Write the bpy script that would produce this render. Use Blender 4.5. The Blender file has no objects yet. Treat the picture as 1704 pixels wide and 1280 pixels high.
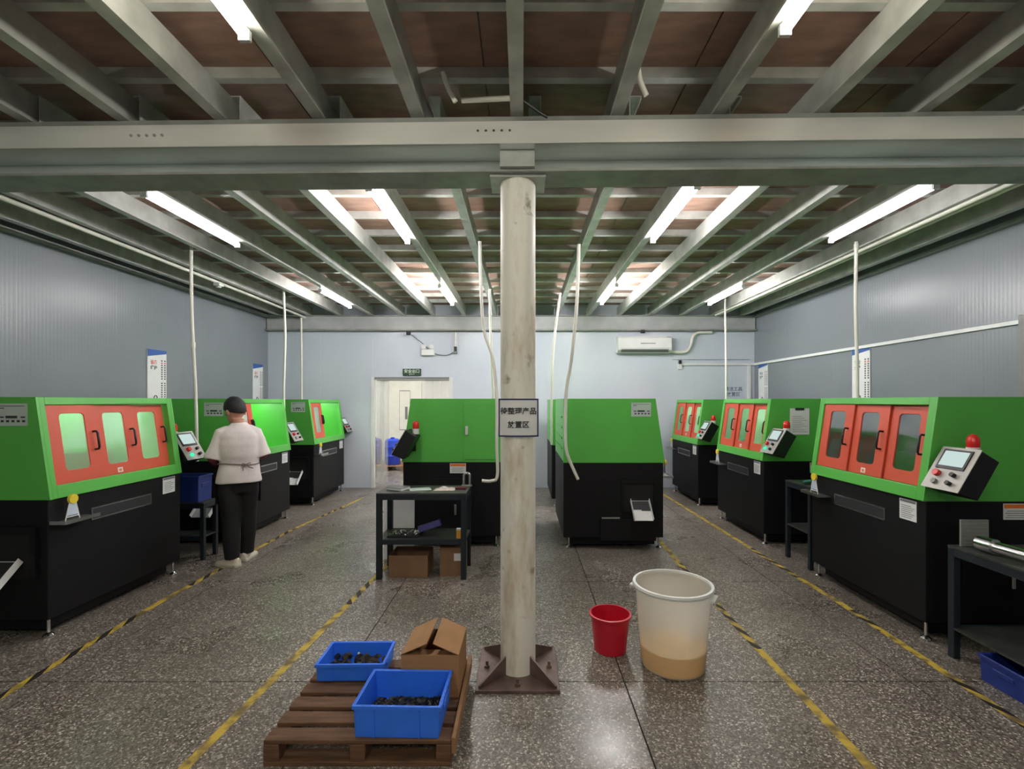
import bpy, bmesh, math, random
from mathutils import Vector, Matrix, Euler
from math import radians as R, pi, sin, cos, sqrt
random.seed(7)
S = bpy.context.scene
C = S.collection

# ------------------------------------------------------------------ camera
EYE = 1.65
cam_d = bpy.data.cameras.new('camera'); cam = bpy.data.objects.new('camera', cam_d); C.objects.link(cam)
cam.location = (0, 0, EYE); cam.rotation_euler = (R(90), 0, 0)
cam_d.sensor_fit = 'HORIZONTAL'; cam_d.sensor_width = 36; cam_d.lens = 36*800/1704
cam_d.shift_x = -17/1704; cam_d.shift_y = 28/1704
cam_d.clip_start = .05; cam_d.clip_end = 100
S.camera = cam
# ------------------------------------------------------------------ world, exposure
w = bpy.data.worlds.new('world'); S.world = w; w.use_nodes = True
w.node_tree.nodes['Background'].inputs[0].default_value = (.75, .82, .9, 1)
w.node_tree.nodes['Background'].inputs[1].default_value = .05
S.view_settings.view_transform = 'Standard'; S.view_settings.look = 'None'
S.view_settings.gamma = 1; S.view_settings.use_curve_mapping = False
S.view_settings.exposure = 2.0
LAMPS = dict(near_in=30.0, near_out=7.0, far_in=72.0, far_out=22.0, front_in=16.0, front_out=3.5, behind=60.0)   # emission of the ceiling tubes, added unseen ones included

# ------------------------------------------------------------------ helpers
def srgb(r, g, b):
    def f(c):
        c /= 255
        return c/12.92 if c <= .04045 else ((c+.055)/1.055)**2.4
    return (f(r), f(g), f(b), 1)

def tag(o, label=None, cat=None, group=None, kind=None):
    if label: o['label'] = label
    if cat: o['category'] = cat
    if group: o['group'] = group
    if kind: o['kind'] = kind
    return o

def thing(name, label, cat, loc=(0, 0, 0), rz=0, group=None, kind=None):
    o = bpy.data.objects.new(name, None); C.objects.link(o)
    o.location = loc; o.rotation_euler = (0, 0, rz); o.empty_display_size = .1
    return tag(o, label, cat, group, kind)

class B:
    def __init__(s): s.v = []; s.f = []
    def add(s, vs, fs, M=None):
        n = len(s.v)
        for p in vs:
            p = Vector(p)
            s.v.append(tuple(M @ p) if M is not None else tuple(p))
        s.f += [tuple(i+n for i in f) for f in fs]; return s
    def box(s, a, b, M=None):
        x0, y0, z0 = a; x1, y1, z1 = b
        return s.add([(x0,y0,z0),(x1,y0,z0),(x1,y1,z0),(x0,y1,z0),(x0,y0,z1),(x1,y0,z1),(x1,y1,z1),(x0,y1,z1)],
                     [(0,3,2,1),(4,5,6,7),(0,1,5,4),(1,2,6,5),(2,3,7,6),(3,0,4,7)], M)
    def cbox(s, c, d, M=None):
        return s.box([c[i]-d[i]/2 for i in range(3)], [c[i]+d[i]/2 for i in range(3)], M)
    def prism(s, poly, fn, t0, t1):
        n = len(poly)
        vs = [fn(p[0], p[1], t0) for p in poly]+[fn(p[0], p[1], t1) for p in poly]
        fs = [tuple(range(n))[::-1], tuple(range(n, 2*n))]+[(i, (i+1) % n, n+(i+1) % n, n+i) for i in range(n)]
        return s.add(vs, fs)
    def tube(s, pts, r, seg=10, cap=True):
        pts = [Vector(p) for p in pts]; n = len(pts)
        rs = r if isinstance(r, (list, tuple)) else [r]*n
        rings = []; up = None
        for i, p in enumerate(pts):
            t = (pts[min(i+1, n-1)]-pts[max(i-1, 0)]).normalized()
            if up is None: up = Vector((0, 0, 1)) if abs(t.z) < .9 else Vector((1, 0, 0))
            a = t.cross(up)
            if a.length < 1e-4: a = t.cross(Vector((0, 1, 0)))
            a.normalize(); b = a.cross(t).normalized(); up = b
            rings.append([p+(a*cos(2*pi*k/seg)+b*sin(2*pi*k/seg))*rs[i] for k in range(seg)])
        return s.loft(rings, cap)
    def loft(s, rings, cap=True):
        m = len(rings[0]); vs = [p for r_ in rings for p in r_]; fs = []
        for i in range(len(rings)-1):
            for k in range(m):
                fs.append((i*m+k, i*m+(k+1) % m, (i+1)*m+(k+1) % m, (i+1)*m+k))
        if cap:
            fs.append(tuple(range(m))[::-1]); fs.append(tuple((len(rings)-1)*m+k for k in range(m)))
        return s.add(vs, fs)
    def lathe(s, prof, c=(0, 0, 0), seg=32, cap=True):
        return s.loft([[Vector((c[0]+r*cos(2*pi*k/seg), c[1]+r*sin(2*pi*k/seg), c[2]+z)) for k in range(seg)] for r, z in prof], cap)
    def ell(s, c, r, M=None, nu=20, nv=12):
        rings = []
        for j in range(1, nv):
            a = pi*j/nv-pi/2
            rings.append([Vector((c[0]+r[0]*cos(a)*cos(2*pi*k/nu), c[1]+r[1]*cos(a)*sin(2*pi*k/nu), c[2]+r[2]*sin(a))) for k in range(nu)])
        if M is not None: rings = [[M @ p for p in q] for q in rings]
        return s.loft(rings)
    def mesh(s, name, mat=None, smooth=False):
        me = bpy.data.meshes.new(name); me.from_pydata(s.v, [], s.f); me.validate()
        bm = bmesh.new(); bm.from_mesh(me); bmesh.ops.recalc_face_normals(bm, faces=bm.faces); bm.to_mesh(me); bm.free()
        if mat: me.materials.append(mat)
        if smooth:
            for p in me.polygons: p.use_smooth = True
            try: me.set_sharp_from_angle(angle=R(40))
            except Exception: pass
        me.update(); return me
    def obj(s, name, mat=None, parent=None, smooth=False, bevel=0, seg=2, loc=None, rz=0):
        return put(name, s.mesh(name, mat, smooth), parent, bevel, seg, loc, rz)

def put(name, me, parent=None, bevel=0, seg=2, loc=None, rz=0):
    o = bpy.data.objects.new(name, me); C.objects.link(o)
    if parent: o.parent = parent
    if loc is not None: o.location = loc
    if rz: o.rotation_euler.z = rz
    if bevel:
        m = o.modifiers.new('bevel', 'BEVEL'); m.width = bevel; m.segments = seg; m.limit_method = 'ANGLE'; m.angle_limit = R(40)
    return o

def text_mesh(txt, size, mat, name='lettering', offset=0.0, spacing=1.0):
    cu = bpy.data.curves.new('t', 'FONT'); cu.body = txt; cu.size = size; cu.align_x = 'CENTER'; cu.align_y = 'CENTER'
    cu.offset = offset; cu.space_line = 1.0; cu.space_character = spacing; cu.resolution_u = 2
    o = bpy.data.objects.new('t', cu); C.objects.link(o)
    dg = bpy.context.evaluated_depsgraph_get(); dg.update()
    me = bpy.data.meshes.new_from_object(o.evaluated_get(dg)); me.name = name
    bpy.data.objects.remove(o); bpy.data.curves.remove(cu)
    me.materials.clear(); me.materials.append(mat)
    return me

# ------------------------------------------------------------------ materials
def new_mat(name):
    m = bpy.data.materials.new(name); m.use_nodes = True
    return m, m.node_tree.nodes, m.node_tree.links, m.node_tree.nodes['Principled BSDF']

def mat(name, col, rough=.5, metal=0, var=.12, scale=6, bump=0, bscale=60, spec=.5, stretch=None, emit=None, estr=0, alpha=None):
    m, N, L, p = new_mat(name)
    p.inputs['Roughness'].default_value = rough; p.inputs['Metallic'].default_value = metal
    p.inputs['Specular IOR Level'].default_value = spec
    tc = N.new('ShaderNodeTexCoord'); src = tc.outputs['Object']
    if stretch:
        mp = N.new('ShaderNodeMapping'); mp.inputs['Scale'].default_value = stretch; L.new(src, mp.inputs[0]); src = mp.outputs[0]
    nz = N.new('ShaderNodeTexNoise'); nz.inputs['Scale'].default_value = scale; nz.inputs['Detail'].default_value = 5
    L.new(src, nz.inputs['Vector'])
    rp = N.new('ShaderNodeValToRGB')
    a = [max(0, c*(1-var)) for c in col[:3]]+[1]; b = [min(1, c*(1+var)) for c in col[:3]]+[1]
    rp.color_ramp.elements[0].color = a; rp.color_ramp.elements[0].position = .3
    rp.color_ramp.elements[1].color = b; rp.color_ramp.elements[1].position = .7
    L.new(nz.outputs['Fac'], rp.inputs[0]); L.new(rp.outputs[0], p.inputs['Base Color'])
    if bump:
        n2 = N.new('ShaderNodeTexNoise'); n2.inputs['Scale'].default_value = bscale; n2.inputs['Detail'].default_value = 3
        L.new(src, n2.inputs['Vector'])
        bp = N.new('ShaderNodeBump'); bp.inputs['Strength'].default_value = bump; bp.inputs['Distance'].default_value = .01
        L.new(n2.outputs['Fac'], bp.inputs['Height']); L.new(bp.outputs[0], p.inputs['Normal'])
    if emit:
        p.inputs['Emission Color'].default_value = emit; p.inputs['Emission Strength'].default_value = estr
    return m

def emis(name, col, st):
    m, N, L, p = new_mat(name); N.remove(p)
    e = N.new('ShaderNodeEmission'); e.inputs[0].default_value = col; e.inputs[1].default_value = st
    L.new(e.outputs[0], N['Material Output'].inputs[0]); return m

GREEN = mat('green_paint', srgb(88, 180, 74), .38, var=.05, scale=2, bump=.03, bscale=150)
GREEN2 = mat('green_chamber_paint', srgb(84, 176, 60), .5, var=.08, scale=4)
ORANGE = mat('orange_paint', srgb(206, 84, 60), .42, var=.05, scale=3)
BLACK = mat('black_powder_coat', srgb(14, 14, 17), .55, var=.15, scale=4, bump=.05, bscale=220, spec=.28)
BLACKP = mat('black_plastic', srgb(18, 18, 20), .4)
CHROME = mat('bright_steel', (.75, .75, .75, 1), .18, 1)
STEEL = mat('brushed_steel', (.55, .55, .54, 1), .33, 1, var=.15, scale=20)
GALV = mat('galvanised_steel', srgb(186, 188, 182), .42, .25, var=.2, scale=7, bump=.05, bscale=40)
GALVB = mat('galvanised_beam_steel', srgb(226, 234, 230), .2, .65, var=.16, scale=3, stretch=(.4, 2, 2), bump=.04, bscale=30)
GALVE = mat('matt_end_beam_steel', srgb(178, 180, 180), .55, .1, var=.12, scale=4)
GALVF = mat('bright_channel_steel', srgb(226, 226, 220), .3, .35, var=.08, scale=3, stretch=(.3, 2, 2))
GALVD = mat('dull_zinc_flange', srgb(150, 152, 146), .5, .3, var=.2, scale=6)
WHITEP = mat('white_plastic', srgb(222, 224, 222), .4, var=.04)
HOSE = mat('white_pvc_pipe', srgb(226, 224, 212), .4, var=.05)
PAPER = mat('paper', srgb(225, 226, 226), .7, var=.04)
LABELG = mat('silver_label', srgb(186, 200, 192), .45, .1, var=.06)
INK = mat('ink', srgb(46, 48, 52), .6)
INKL = mat('pale_ink', srgb(110, 116, 118), .6)
REDINK = mat('red_ink', srgb(214, 62, 60), .6)
BLUEINK = mat('blue_print', srgb(48, 92, 168), .5)
NAVY = mat('navy_border_print', srgb(52, 48, 100), .5)
ORNINK = mat('orange_print', srgb(232, 122, 48), .6)
TEALINK = mat('blue_grey_lettering', srgb(84, 100, 128), .6)
DECK = mat('red_brown_deck_board', srgb(150, 120, 105), .6, var=.22, scale=5, stretch=(1, 3, 1))
CARD = mat('cardboard', srgb(164, 122, 82), .75, var=.08, scale=8, stretch=(1, 1, 6))
CARDD = mat('old_cardboard', srgb(140, 108, 80), .8, var=.14, scale=8)
WOOD = mat('dark_pallet_wood', srgb(104, 74, 52), .75, var=.4, scale=5, stretch=(1.2, 9, 9), bump=.3, bscale=30)
WOODL = mat('pale_pallet_wood', srgb(150, 112, 78), .75, var=.25, scale=6, stretch=(9, 1.2, 9), bump=.2, bscale=30)
BLUEP = mat('blue_crate_plastic', srgb(50, 122, 250), .42, var=.08, scale=6)
BLUED = mat('dark_blue_crate_plastic', srgb(28, 50, 128), .5, var=.1)
BLUEB = mat('blue_barrel_plastic', srgb(34, 66, 190), .35, var=.06)
REDP = mat('red_bucket_plastic', srgb(196, 22, 48), .38, var=.06)
LIQ = mat('yellow_coolant', srgb(252, 190, 20), .4, var=.05)
BENCH = mat('dark_teal_bench_paint', srgb(24, 34, 42), .45, var=.12)
BENCHT = mat('worn_bench_top', srgb(74, 76, 72), .4, .4, var=.3, scale=9)
PARTS = mat('black_rubber_parts', srgb(26, 26, 28), .45, var=.25, scale=30)
BROWNP = mat('dark_turned_parts', srgb(44, 36, 32), .4, .3, var=.3, scale=30)
PURPLE = mat('blue_violet_folder', srgb(70, 66, 140), .5)
YBOX = mat('amber_carton', srgb(226, 160, 50), .6, var=.2, scale=12)
GLOVE = mat('green_glove_rubber', srgb(46, 110, 92), .6, var=.15)
SKIN = mat('skin', srgb(190, 138, 120), .55, var=.06)
SHIRT = mat('white_cotton', srgb(222, 214, 212), .85, var=.04, scale=14, bump=.25, bscale=26)
TROU = mat('black_cotton', srgb(13, 13, 15), .85, var=.15, bump=.2, bscale=30)
HAIR = mat('black_hair', srgb(22, 22, 24), .6, var=.3, scale=40, bump=.5, bscale=90)
MAROON = mat('maroon_sleeve', srgb(104, 46, 56), .8, var=.1)
SHOE = mat('white_leather', srgb(216, 208, 190), .55, var=.08)
SOLE = mat('sole_rubber', srgb(196, 190, 176), .7)
TAUPE = mat('taupe_tape', srgb(128, 112, 108), .8)
EXITG = mat('exit_sign_green', srgb(40, 66, 56), .5)
EXITT = mat('exit_sign_letters', srgb(206, 222, 196), .5, emit=(.7, .85, .6, 1), estr=.03)
GREYP = mat('grey_paint', srgb(128, 130, 128), .5, var=.05)
DARKHOLE = mat('dark_opening', srgb(12, 12, 13), .7)
MESHG = mat('vent_mesh', srgb(58, 60, 62), .5, .4, var=.2, scale=60)
ROOMW = mat('white_room_paint', srgb(226, 224, 218), .55, var=.03)
CREAM = mat('cream_door_paint', srgb(234, 234, 224), .5, var=.04)
REDLENS = mat('red_beacon_lens', srgb(206, 40, 36), .25, var=.05)
YDISC = mat('yellow_disc', srgb(232, 208, 60), .5)
PALEB = mat('pale_blue_plastic', srgb(196, 210, 226), .4)
TUBES = {k: emis('lit_tube_'+k, (1, .96, .82, 1) if k in ('front_in', 'front_out', 'behind') else (1, .96, .96, 1), v) for k, v in LAMPS.items()}
ROOML = emis('room_tube', (1, .98, .93, 1), 40)
WORKL = emis('work_light', (.92, 1, .9, 1), 10)
GLOWV = emis('violet_work_light', (.62, .6, 1, 1), 2.2)  # glowing strip added to imitate a violet reflection in a door window
SCREEN = emis('lit_screen', (.72, .9, .86, 1), .2)
GLED = emis('green_led', (.05, .9, .45, 1), .3)

# column: dirty cream paint with rusty stains
def col_mat():
    m, N, L, p = new_mat('stained_cream_paint'); p.inputs['Roughness'].default_value = .5
    tc = N.new('ShaderNodeTexCoord')
    mp = N.new('ShaderNodeMapping'); mp.inputs['Scale'].default_value = (5, 5, 1.3); L.new(tc.outputs['Object'], mp.inputs[0])
    n1 = N.new('ShaderNodeTexNoise'); n1.inputs['Scale'].default_value = 1.6; n1.inputs['Detail'].default_value = 7; n1.inputs['Roughness'].default_value = .6
    L.new(mp.outputs[0], n1.inputs['Vector'])
    r1 = N.new('ShaderNodeValToRGB'); r1.color_ramp.elements[0].position = .36; r1.color_ramp.elements[0].color = srgb(206, 194, 174)
    r1.color_ramp.elements[1].position = .52; r1.color_ramp.elements[1].color = srgb(236, 234, 224)
    L.new(n1.outputs['Fac'], r1.inputs[0])
    n2 = N.new('ShaderNodeTexNoise'); n2.inputs['Scale'].default_value = 9; n2.inputs['Detail'].default_value = 6; L.new(tc.outputs['Object'], n2.inputs['Vector'])
    r2 = N.new('ShaderNodeValToRGB'); r2.color_ramp.elements[0].position = .64; r2.color_ramp.elements[0].color = (0, 0, 0, 1)
    r2.color_ramp.elements[1].position = .74; r2.color_ramp.elements[1].color = (.7, .7, .7, 1)
    L.new(n2.outputs['Fac'], r2.inputs[0])
    mx = N.new('ShaderNodeMix'); mx.data_type = 'RGBA'; L.new(r2.outputs[0], mx.inputs['Factor'])
    L.new(r1.outputs[0], mx.inputs['A']); mx.inputs['B'].default_value = srgb(120, 92, 66)
    L.new(mx.outputs['Result'], p.inputs['Base Color']); return m
COLM = col_mat()
BASEM = mat('grimy_base_steel', srgb(106, 88, 82), .45, .3, var=.4, scale=9, bump=.1)

def terrazzo():
    m, N, L, p = new_mat('terrazzo')
    ge = N.new('ShaderNodeNewGeometry'); P = ge.outputs['Position']
    v = N.new('ShaderNodeTexVoronoi'); v.inputs['Scale'].default_value = 125; L.new(P, v.inputs['Vector'])
    sp = N.new('ShaderNodeSeparateColor'); L.new(v.outputs['Color'], sp.inputs[0])
    r = N.new('ShaderNodeValToRGB'); r.color_ramp.interpolation = 'CONSTANT'
    e = r.color_ramp.elements; e[0].position = 0; e[0].color = srgb(92, 85, 79)
    e[1].position = .34; e[1].color = srgb(120, 113, 106)
    for pos, c in ((.62, srgb(138, 131, 123)), (.82, srgb(170, 164, 156)), (.93, srgb(212, 208, 200))):
        x = e.new(pos); x.color = c
    L.new(sp.outputs[0], r.inputs[0])
    big = N.new('ShaderNodeTexNoise'); big.inputs['Scale'].default_value = .9; big.inputs['Detail'].default_value = 6; L.new(P, big.inputs['Vector'])
    br = N.new('ShaderNodeValToRGB'); br.color_ramp.elements[0].position = .32; br.color_ramp.elements[0].color = (.62, .60, .57, 1)
    br.color_ramp.elements[1].position = .66; br.color_ramp.elements[1].color = (1, .98, .95, 1); L.new(big.outputs['Fac'], br.inputs[0])
    mx = N.new('ShaderNodeMix'); mx.data_type = 'RGBA'; mx.blend_type = 'MULTIPLY'; mx.inputs['Factor'].default_value = .85
    L.new(r.outputs[0], mx.inputs['A']); L.new(br.outputs[0], mx.inputs['B'])
    st = N.new('ShaderNodeTexNoise'); st.inputs['Scale'].default_value = 3.2; st.inputs['Detail'].default_value = 7; st.inputs['Roughness'].default_value = .65; L.new(P, st.inputs['Vector'])
    sr = N.new('ShaderNodeValToRGB'); sr.color_ramp.elements[0].position = .55; sr.color_ramp.elements[0].color = (0, 0, 0, 1)
    sr.color_ramp.elements[1].position = .85; sr.color_ramp.elements[1].color = (.55, .55, .55, 1); L.new(st.outputs['Fac'], sr.inputs[0])
    m2 = N.new('ShaderNodeMix'); m2.data_type = 'RGBA'; L.new(sr.outputs[0], m2.inputs['Factor'])
    L.new(mx.outputs['Result'], m2.inputs['A']); m2.inputs['B'].default_value = srgb(60, 50, 42)
    L.new(m2.outputs['Result'], p.inputs['Base Color'])
    rr = N.new('ShaderNodeTexNoise'); rr.inputs['Scale'].default_value = 1.7; rr.inputs['Detail'].default_value = 5; L.new(P, rr.inputs['Vector'])
    rm = N.new('ShaderNodeMapRange'); rm.inputs[1].default_value = .35; rm.inputs[2].default_value = .65; rm.inputs[3].default_value = .24; rm.inputs[4].default_value = .42
    L.new(rr.outputs['Fac'], rm.inputs[0]); L.new(rm.outputs[0], p.inputs['Roughness'])
    bn = N.new('ShaderNodeTexNoise'); bn.inputs['Scale'].default_value = 45; bn.inputs['Detail'].default_value = 3; L.new(P, bn.inputs['Vector'])
    bp = N.new('ShaderNodeBump'); bp.inputs['Strength'].default_value = .12; bp.inputs['Distance'].default_value = .004
    L.new(bn.outputs['Fac'], bp.inputs['Height']); L.new(bp.outputs[0], p.inputs['Normal'])
    p.inputs['Specular IOR Level'].default_value = .55
    return m
TERR = terrazzo()
GROUT = mat('floor_joint', srgb(48, 42, 38), .8)

def wallmat(name, along, c0, c1):
    m, N, L, p = new_mat(name); p.inputs['Roughness'].default_value = .3
    ge = N.new('ShaderNodeNewGeometry'); P = ge.outputs['Position']
    nz = N.new('ShaderNodeTexNoise'); nz.inputs['Scale'].default_value = .7; nz.inputs['Detail'].default_value = 4; L.new(P, nz.inputs['Vector'])
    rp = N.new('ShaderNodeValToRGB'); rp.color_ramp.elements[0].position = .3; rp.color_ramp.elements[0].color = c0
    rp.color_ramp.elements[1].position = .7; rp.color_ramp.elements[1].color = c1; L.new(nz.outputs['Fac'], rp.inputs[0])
    L.new(rp.outputs[0], p.inputs['Base Color'])
    wv = N.new('ShaderNodeTexWave'); wv.bands_direction = along; wv.wave_type = 'BANDS'; wv.inputs['Scale'].default_value = 8
    wv.inputs['Distortion'].default_value = .4; wv.inputs['Detail'].default_value = 1
    L.new(P, wv.inputs['Vector'])
    bp = N.new('ShaderNodeBump'); bp.inputs['Strength'].default_value = .055; bp.inputs['Distance'].default_value = .01
    L.new(wv.outputs['Fac'], bp.inputs['Height']); L.new(bp.outputs[0], p.inputs['Normal']); return m
WALLX = wallmat('ribbed_panel_back', 'X', srgb(196, 204, 216), srgb(208, 214, 226)); WALLY = wallmat('ribbed_panel_side', 'Y', srgb(119, 126, 132), srgb(129, 134, 140))  # side panels coloured darker than the same back panels, imitating dimmer light

def pane_mat(name, tint, haze, hazecol, gloss=.35):
    m, N, L, p = new_mat(name); N.remove(p)
    t = N.new('ShaderNodeBsdfTransparent'); t.inputs[0].default_value = tint
    d = N.new('ShaderNodeBsdfDiffuse'); d.inputs[0].default_value = hazecol
    g = N.new('ShaderNodeBsdfGlossy'); g.inputs['Roughness'].default_value = .08
    tr = N.new('ShaderNodeBsdfTranslucent'); tr.inputs[0].default_value = hazecol
    a = N.new('ShaderNodeAddShader')
    m0 = N.new('ShaderNodeMixShader'); m0.inputs[0].default_value = .5; L.new(d.outputs[0], m0.inputs[1]); L.new(tr.outputs[0], m0.inputs[2])
    m1 = N.new('ShaderNodeMixShader'); m1.inputs[0].default_value = haze; L.new(t.outputs[0], m1.inputs[1]); L.new(m0.outputs[0], m1.inputs[2])
    fr = N.new('ShaderNodeFresnel'); fr.inputs[0].default_value = 1.45
    m2 = N.new('ShaderNodeMixShader'); fm = N.new('ShaderNodeMath'); fm.operation = 'MULTIPLY'; fm.inputs[1].default_value = gloss; L.new(fr.outputs[0], fm.inputs[0]); L.new(fm.outputs[0], m2.inputs[0]); L.new(m1.outputs[0], m2.inputs[1]); L.new(g.outputs[0], m2.inputs[2])
    L.new(m2.outputs[0], N['Material Output'].inputs[0]); return m
PANE = pane_mat('door_pane', (.85, .95, .9, 1), .45, srgb(214, 226, 222))
PANED = pane_mat('dark_door_pane', (.55, .66, .6, 1), .22, srgb(120, 130, 128))
PVC = pane_mat('pvc_strip', (.95, .96, .96, 1), .2, srgb(236, 236, 234))
BUCKET = pane_mat('milky_plastic', (.97, .96, .92, 1), .5, srgb(252, 251, 247))

def tape_mat(name, spans):
    m, N, L, p = new_mat(name); p.inputs['Roughness'].default_value = .6
    ge = N.new('ShaderNodeNewGeometry'); sx = N.new('ShaderNodeSeparateXYZ'); L.new(ge.outputs['Position'], sx.inputs[0])
    def mth(op, a, b=None):
        n = N.new('ShaderNodeMath'); n.operation = op
        for i, q in enumerate((a, b)):
            if q is None: continue
            if isinstance(q, (int, float)): n.inputs[i].default_value = q
            else: L.new(q, n.inputs[i])
        return n.outputs[0]
    s = mth('ADD', mth('MULTIPLY', sx.outputs['X'], 2.2), sx.outputs['Y'])
    f = mth('GREATER_THAN', mth('FRACT', mth('MULTIPLY', s, 4.6)), .56)
    k = None
    for a, b in spans:
        q = mth('MULTIPLY', mth('GREATER_THAN', sx.outputs['Y'], a), mth('LESS_THAN', sx.outputs['Y'], b))
        k = q if k is None else mth('ADD', k, q)
    k = mth('MULTIPLY', k, f)
    wn = N.new('ShaderNodeTexNoise'); wn.inputs['Scale'].default_value = 11; wn.inputs['Detail'].default_value = 5; L.new(ge.outputs['Position'], wn.inputs['Vector'])
    r = N.new('ShaderNodeValToRGB'); r.color_ramp.elements[0].position = .38; r.color_ramp.elements[0].color = srgb(112, 96, 60)
    r.color_ramp.elements[1].position = .56; r.color_ramp.elements[1].color = srgb(196, 168, 62); L.new(wn.outputs['Fac'], r.inputs[0])
    mx = N.new('ShaderNodeMix'); mx.data_type = 'RGBA'; L.new(k, mx.inputs['Factor']); L.new(r.outputs[0], mx.inputs['A']); mx.inputs['B'].default_value = srgb(34, 30, 26)
    L.new(mx.outputs['Result'], p.inputs['Base Color']); return m

# ================================================================== STRUCTURE
XL, XR, YB, YF = -4.85, 4.43, 9.17, -4.5
ZJ, ZB, ZD = 3.27, 3.43, 3.49          # joist underside, batten underside, deck underside
# floor with slabs
fl = B().box((XL-.2, YF-.2, -.12), (XR+.2, 13.6, -.012)).obj('floor', GROUT)
tag(fl, 'worn speckled terrazzo floor with dark joints', 'floor', kind='structure')
xe = [XL]+[.6+1.68*k for k in range(-3, 3)]+[XR]; ye = [YF]+[2.83+1.57*k for k in range(-4, 5)]+[11.4, 13.5]
xe[0] = XL
for i in range(len(xe)-1):
    for j in range(len(ye)-1):
        g = .004
        B().box((xe[i]+g, ye[j]+g, -.03), (xe[i+1]-g, ye[j+1]-g, 0)).obj('slab', TERR, fl)

def panel_wall(name, axis, pos, a, b, z1, mat_, label, step=1.15, holes=()):
    """sandwich panel wall along axis at pos, thickness away from room."""
    sgn = {'L': -1, 'R': 1, 'B': 1, 'F': -1}[axis]
    base = B(); t = .05
    def bx(bb, u0, u1, z0, zz1, d0, d1):
        lo, hi = sorted((pos+sgn*d0, pos+sgn*d1))
        if axis in 'LR': bb.box((lo, u0, z0), (hi, u1, zz1))
        else: bb.box((u0, lo, z0), (u1, hi, zz1))
    segs = [(a, b, 0, z1)]
    for (h0, h1, hz) in holes: segs = [(a, h0, 0, z1), (h0, h1, hz, z1), (h1, b, 0, z1)]
    for s_ in segs: bx(base, *s_[:2], s_[2], s_[3], .02, .02+t)
    o = base.obj(name, mat_); tag(o, label, 'wall', kind='structure')
    for (u0, u1, z0, zz1) in segs:
        n = max(1, round((u1-u0)/step)); d = (u1-u0)/n
        for i in range(n):
            q = B(); bx(q, u0+i*d+.0006, u0+(i+1)*d-.0006, z0+.002, zz1, 0, .0195); q.obj('panel', mat_, o)
    return o
DX0, DX1, DZ = -2.85, -1.36, 2.11
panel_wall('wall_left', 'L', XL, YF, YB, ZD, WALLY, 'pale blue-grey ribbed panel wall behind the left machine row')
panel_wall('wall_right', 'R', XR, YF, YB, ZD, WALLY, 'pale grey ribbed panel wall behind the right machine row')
panel_wall('wall_back', 'B', YB, XL, XR, ZD, WALLX, 'pale grey panel wall at the far end with doorway', holes=((DX0, DX1, DZ),))
panel_wall('wall_front', 'F', YF, XL, XR, ZD, WALLX, 'pale grey panel wall behind the camera')

# ceiling: deck boards, battens, joists
ce = B().box((XL-.2, YF-.2, ZD+.02), (XR+.2, YB+.1, ZD+.08)).obj('ceiling', GALVD)
tag(ce, 'red-brown boarded deck ceiling carried on steel joists', 'ceiling', kind='structure')
nx, dy = 8, 1.0
pw = (XR-XL)/nx
dm = B().box((0.004, .004, 0), (pw-.004, dy-.004, .018)).mesh('deck_board', DECK)
yy = 3.67-.5-8.0
ys = []
while yy < YB:
    ys.append(yy); yy += dy
for y0 in ys:
    for i in range(nx):
        if y0+dy > YB+.6: continue
        put('deck_board', dm, ce, loc=(XL+i*pw, y0, ZD))
bt = B().box((XL, -.025, 0), (XR, .025, .06)).mesh('batten', GALV)
k = -16
while 3.67+.5*k < YB-.05:
    if 3.67+.5*k > YF: put('batten', bt, ce, loc=(0, 3.67+.5*k, ZB))
    k += 1
def joist_mesh(y0, y1, open_right, name='steel_joist'):
    hw, h, t, lip = .036, ZB-ZJ, .006, .022
    prof = [(-hw, 0), (hw, 0), (hw, lip), (hw-t, lip), (hw-t, t), (-hw+t, t), (-hw+t, h-t), (hw-t, h-t), (hw-t, h-lip), (hw, h-lip), (hw, h), (-hw, h)]
    if not open_right: prof = [(-x, z) for x, z in prof]
    return B().prism(prof, lambda u, v, t_: (u, t_, v), y0, y1).mesh(name, GALV)
BY = 2.9                                        # main beam
jf = [joist_mesh(YF, BY+.1, False), joist_mesh(YF, BY+.1, True)]
jb = [joist_mesh(BY-.1, YB-.06, False), joist_mesh(BY-.1, YB-.06, True)]
front_x = [-.03+.568*k for k in range(-8, 8)]
back_x = [.075+.584*k for k in range(-8, 8)]
for x in front_x:
    if XL+.05 < x < XR-.05: put('steel_joist', jf[1 if x > .3 else 0], ce, loc=(x, 0, ZJ))
for x in back_x:
    if XL+.05 < x < XR-.05: put('steel_joist', jb[1 if x > .3 else 0], ce, loc=(x, 0, ZJ))
# edge angles along side walls
for sx, x in ((1, XL), (-1, XR)):
    B().box((min(x, x+sx*.07), YF, ZJ-.03), (max(x, x+sx*.07), YB-.02, ZJ)).obj('edge_angle', GALVD, ce)

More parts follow.
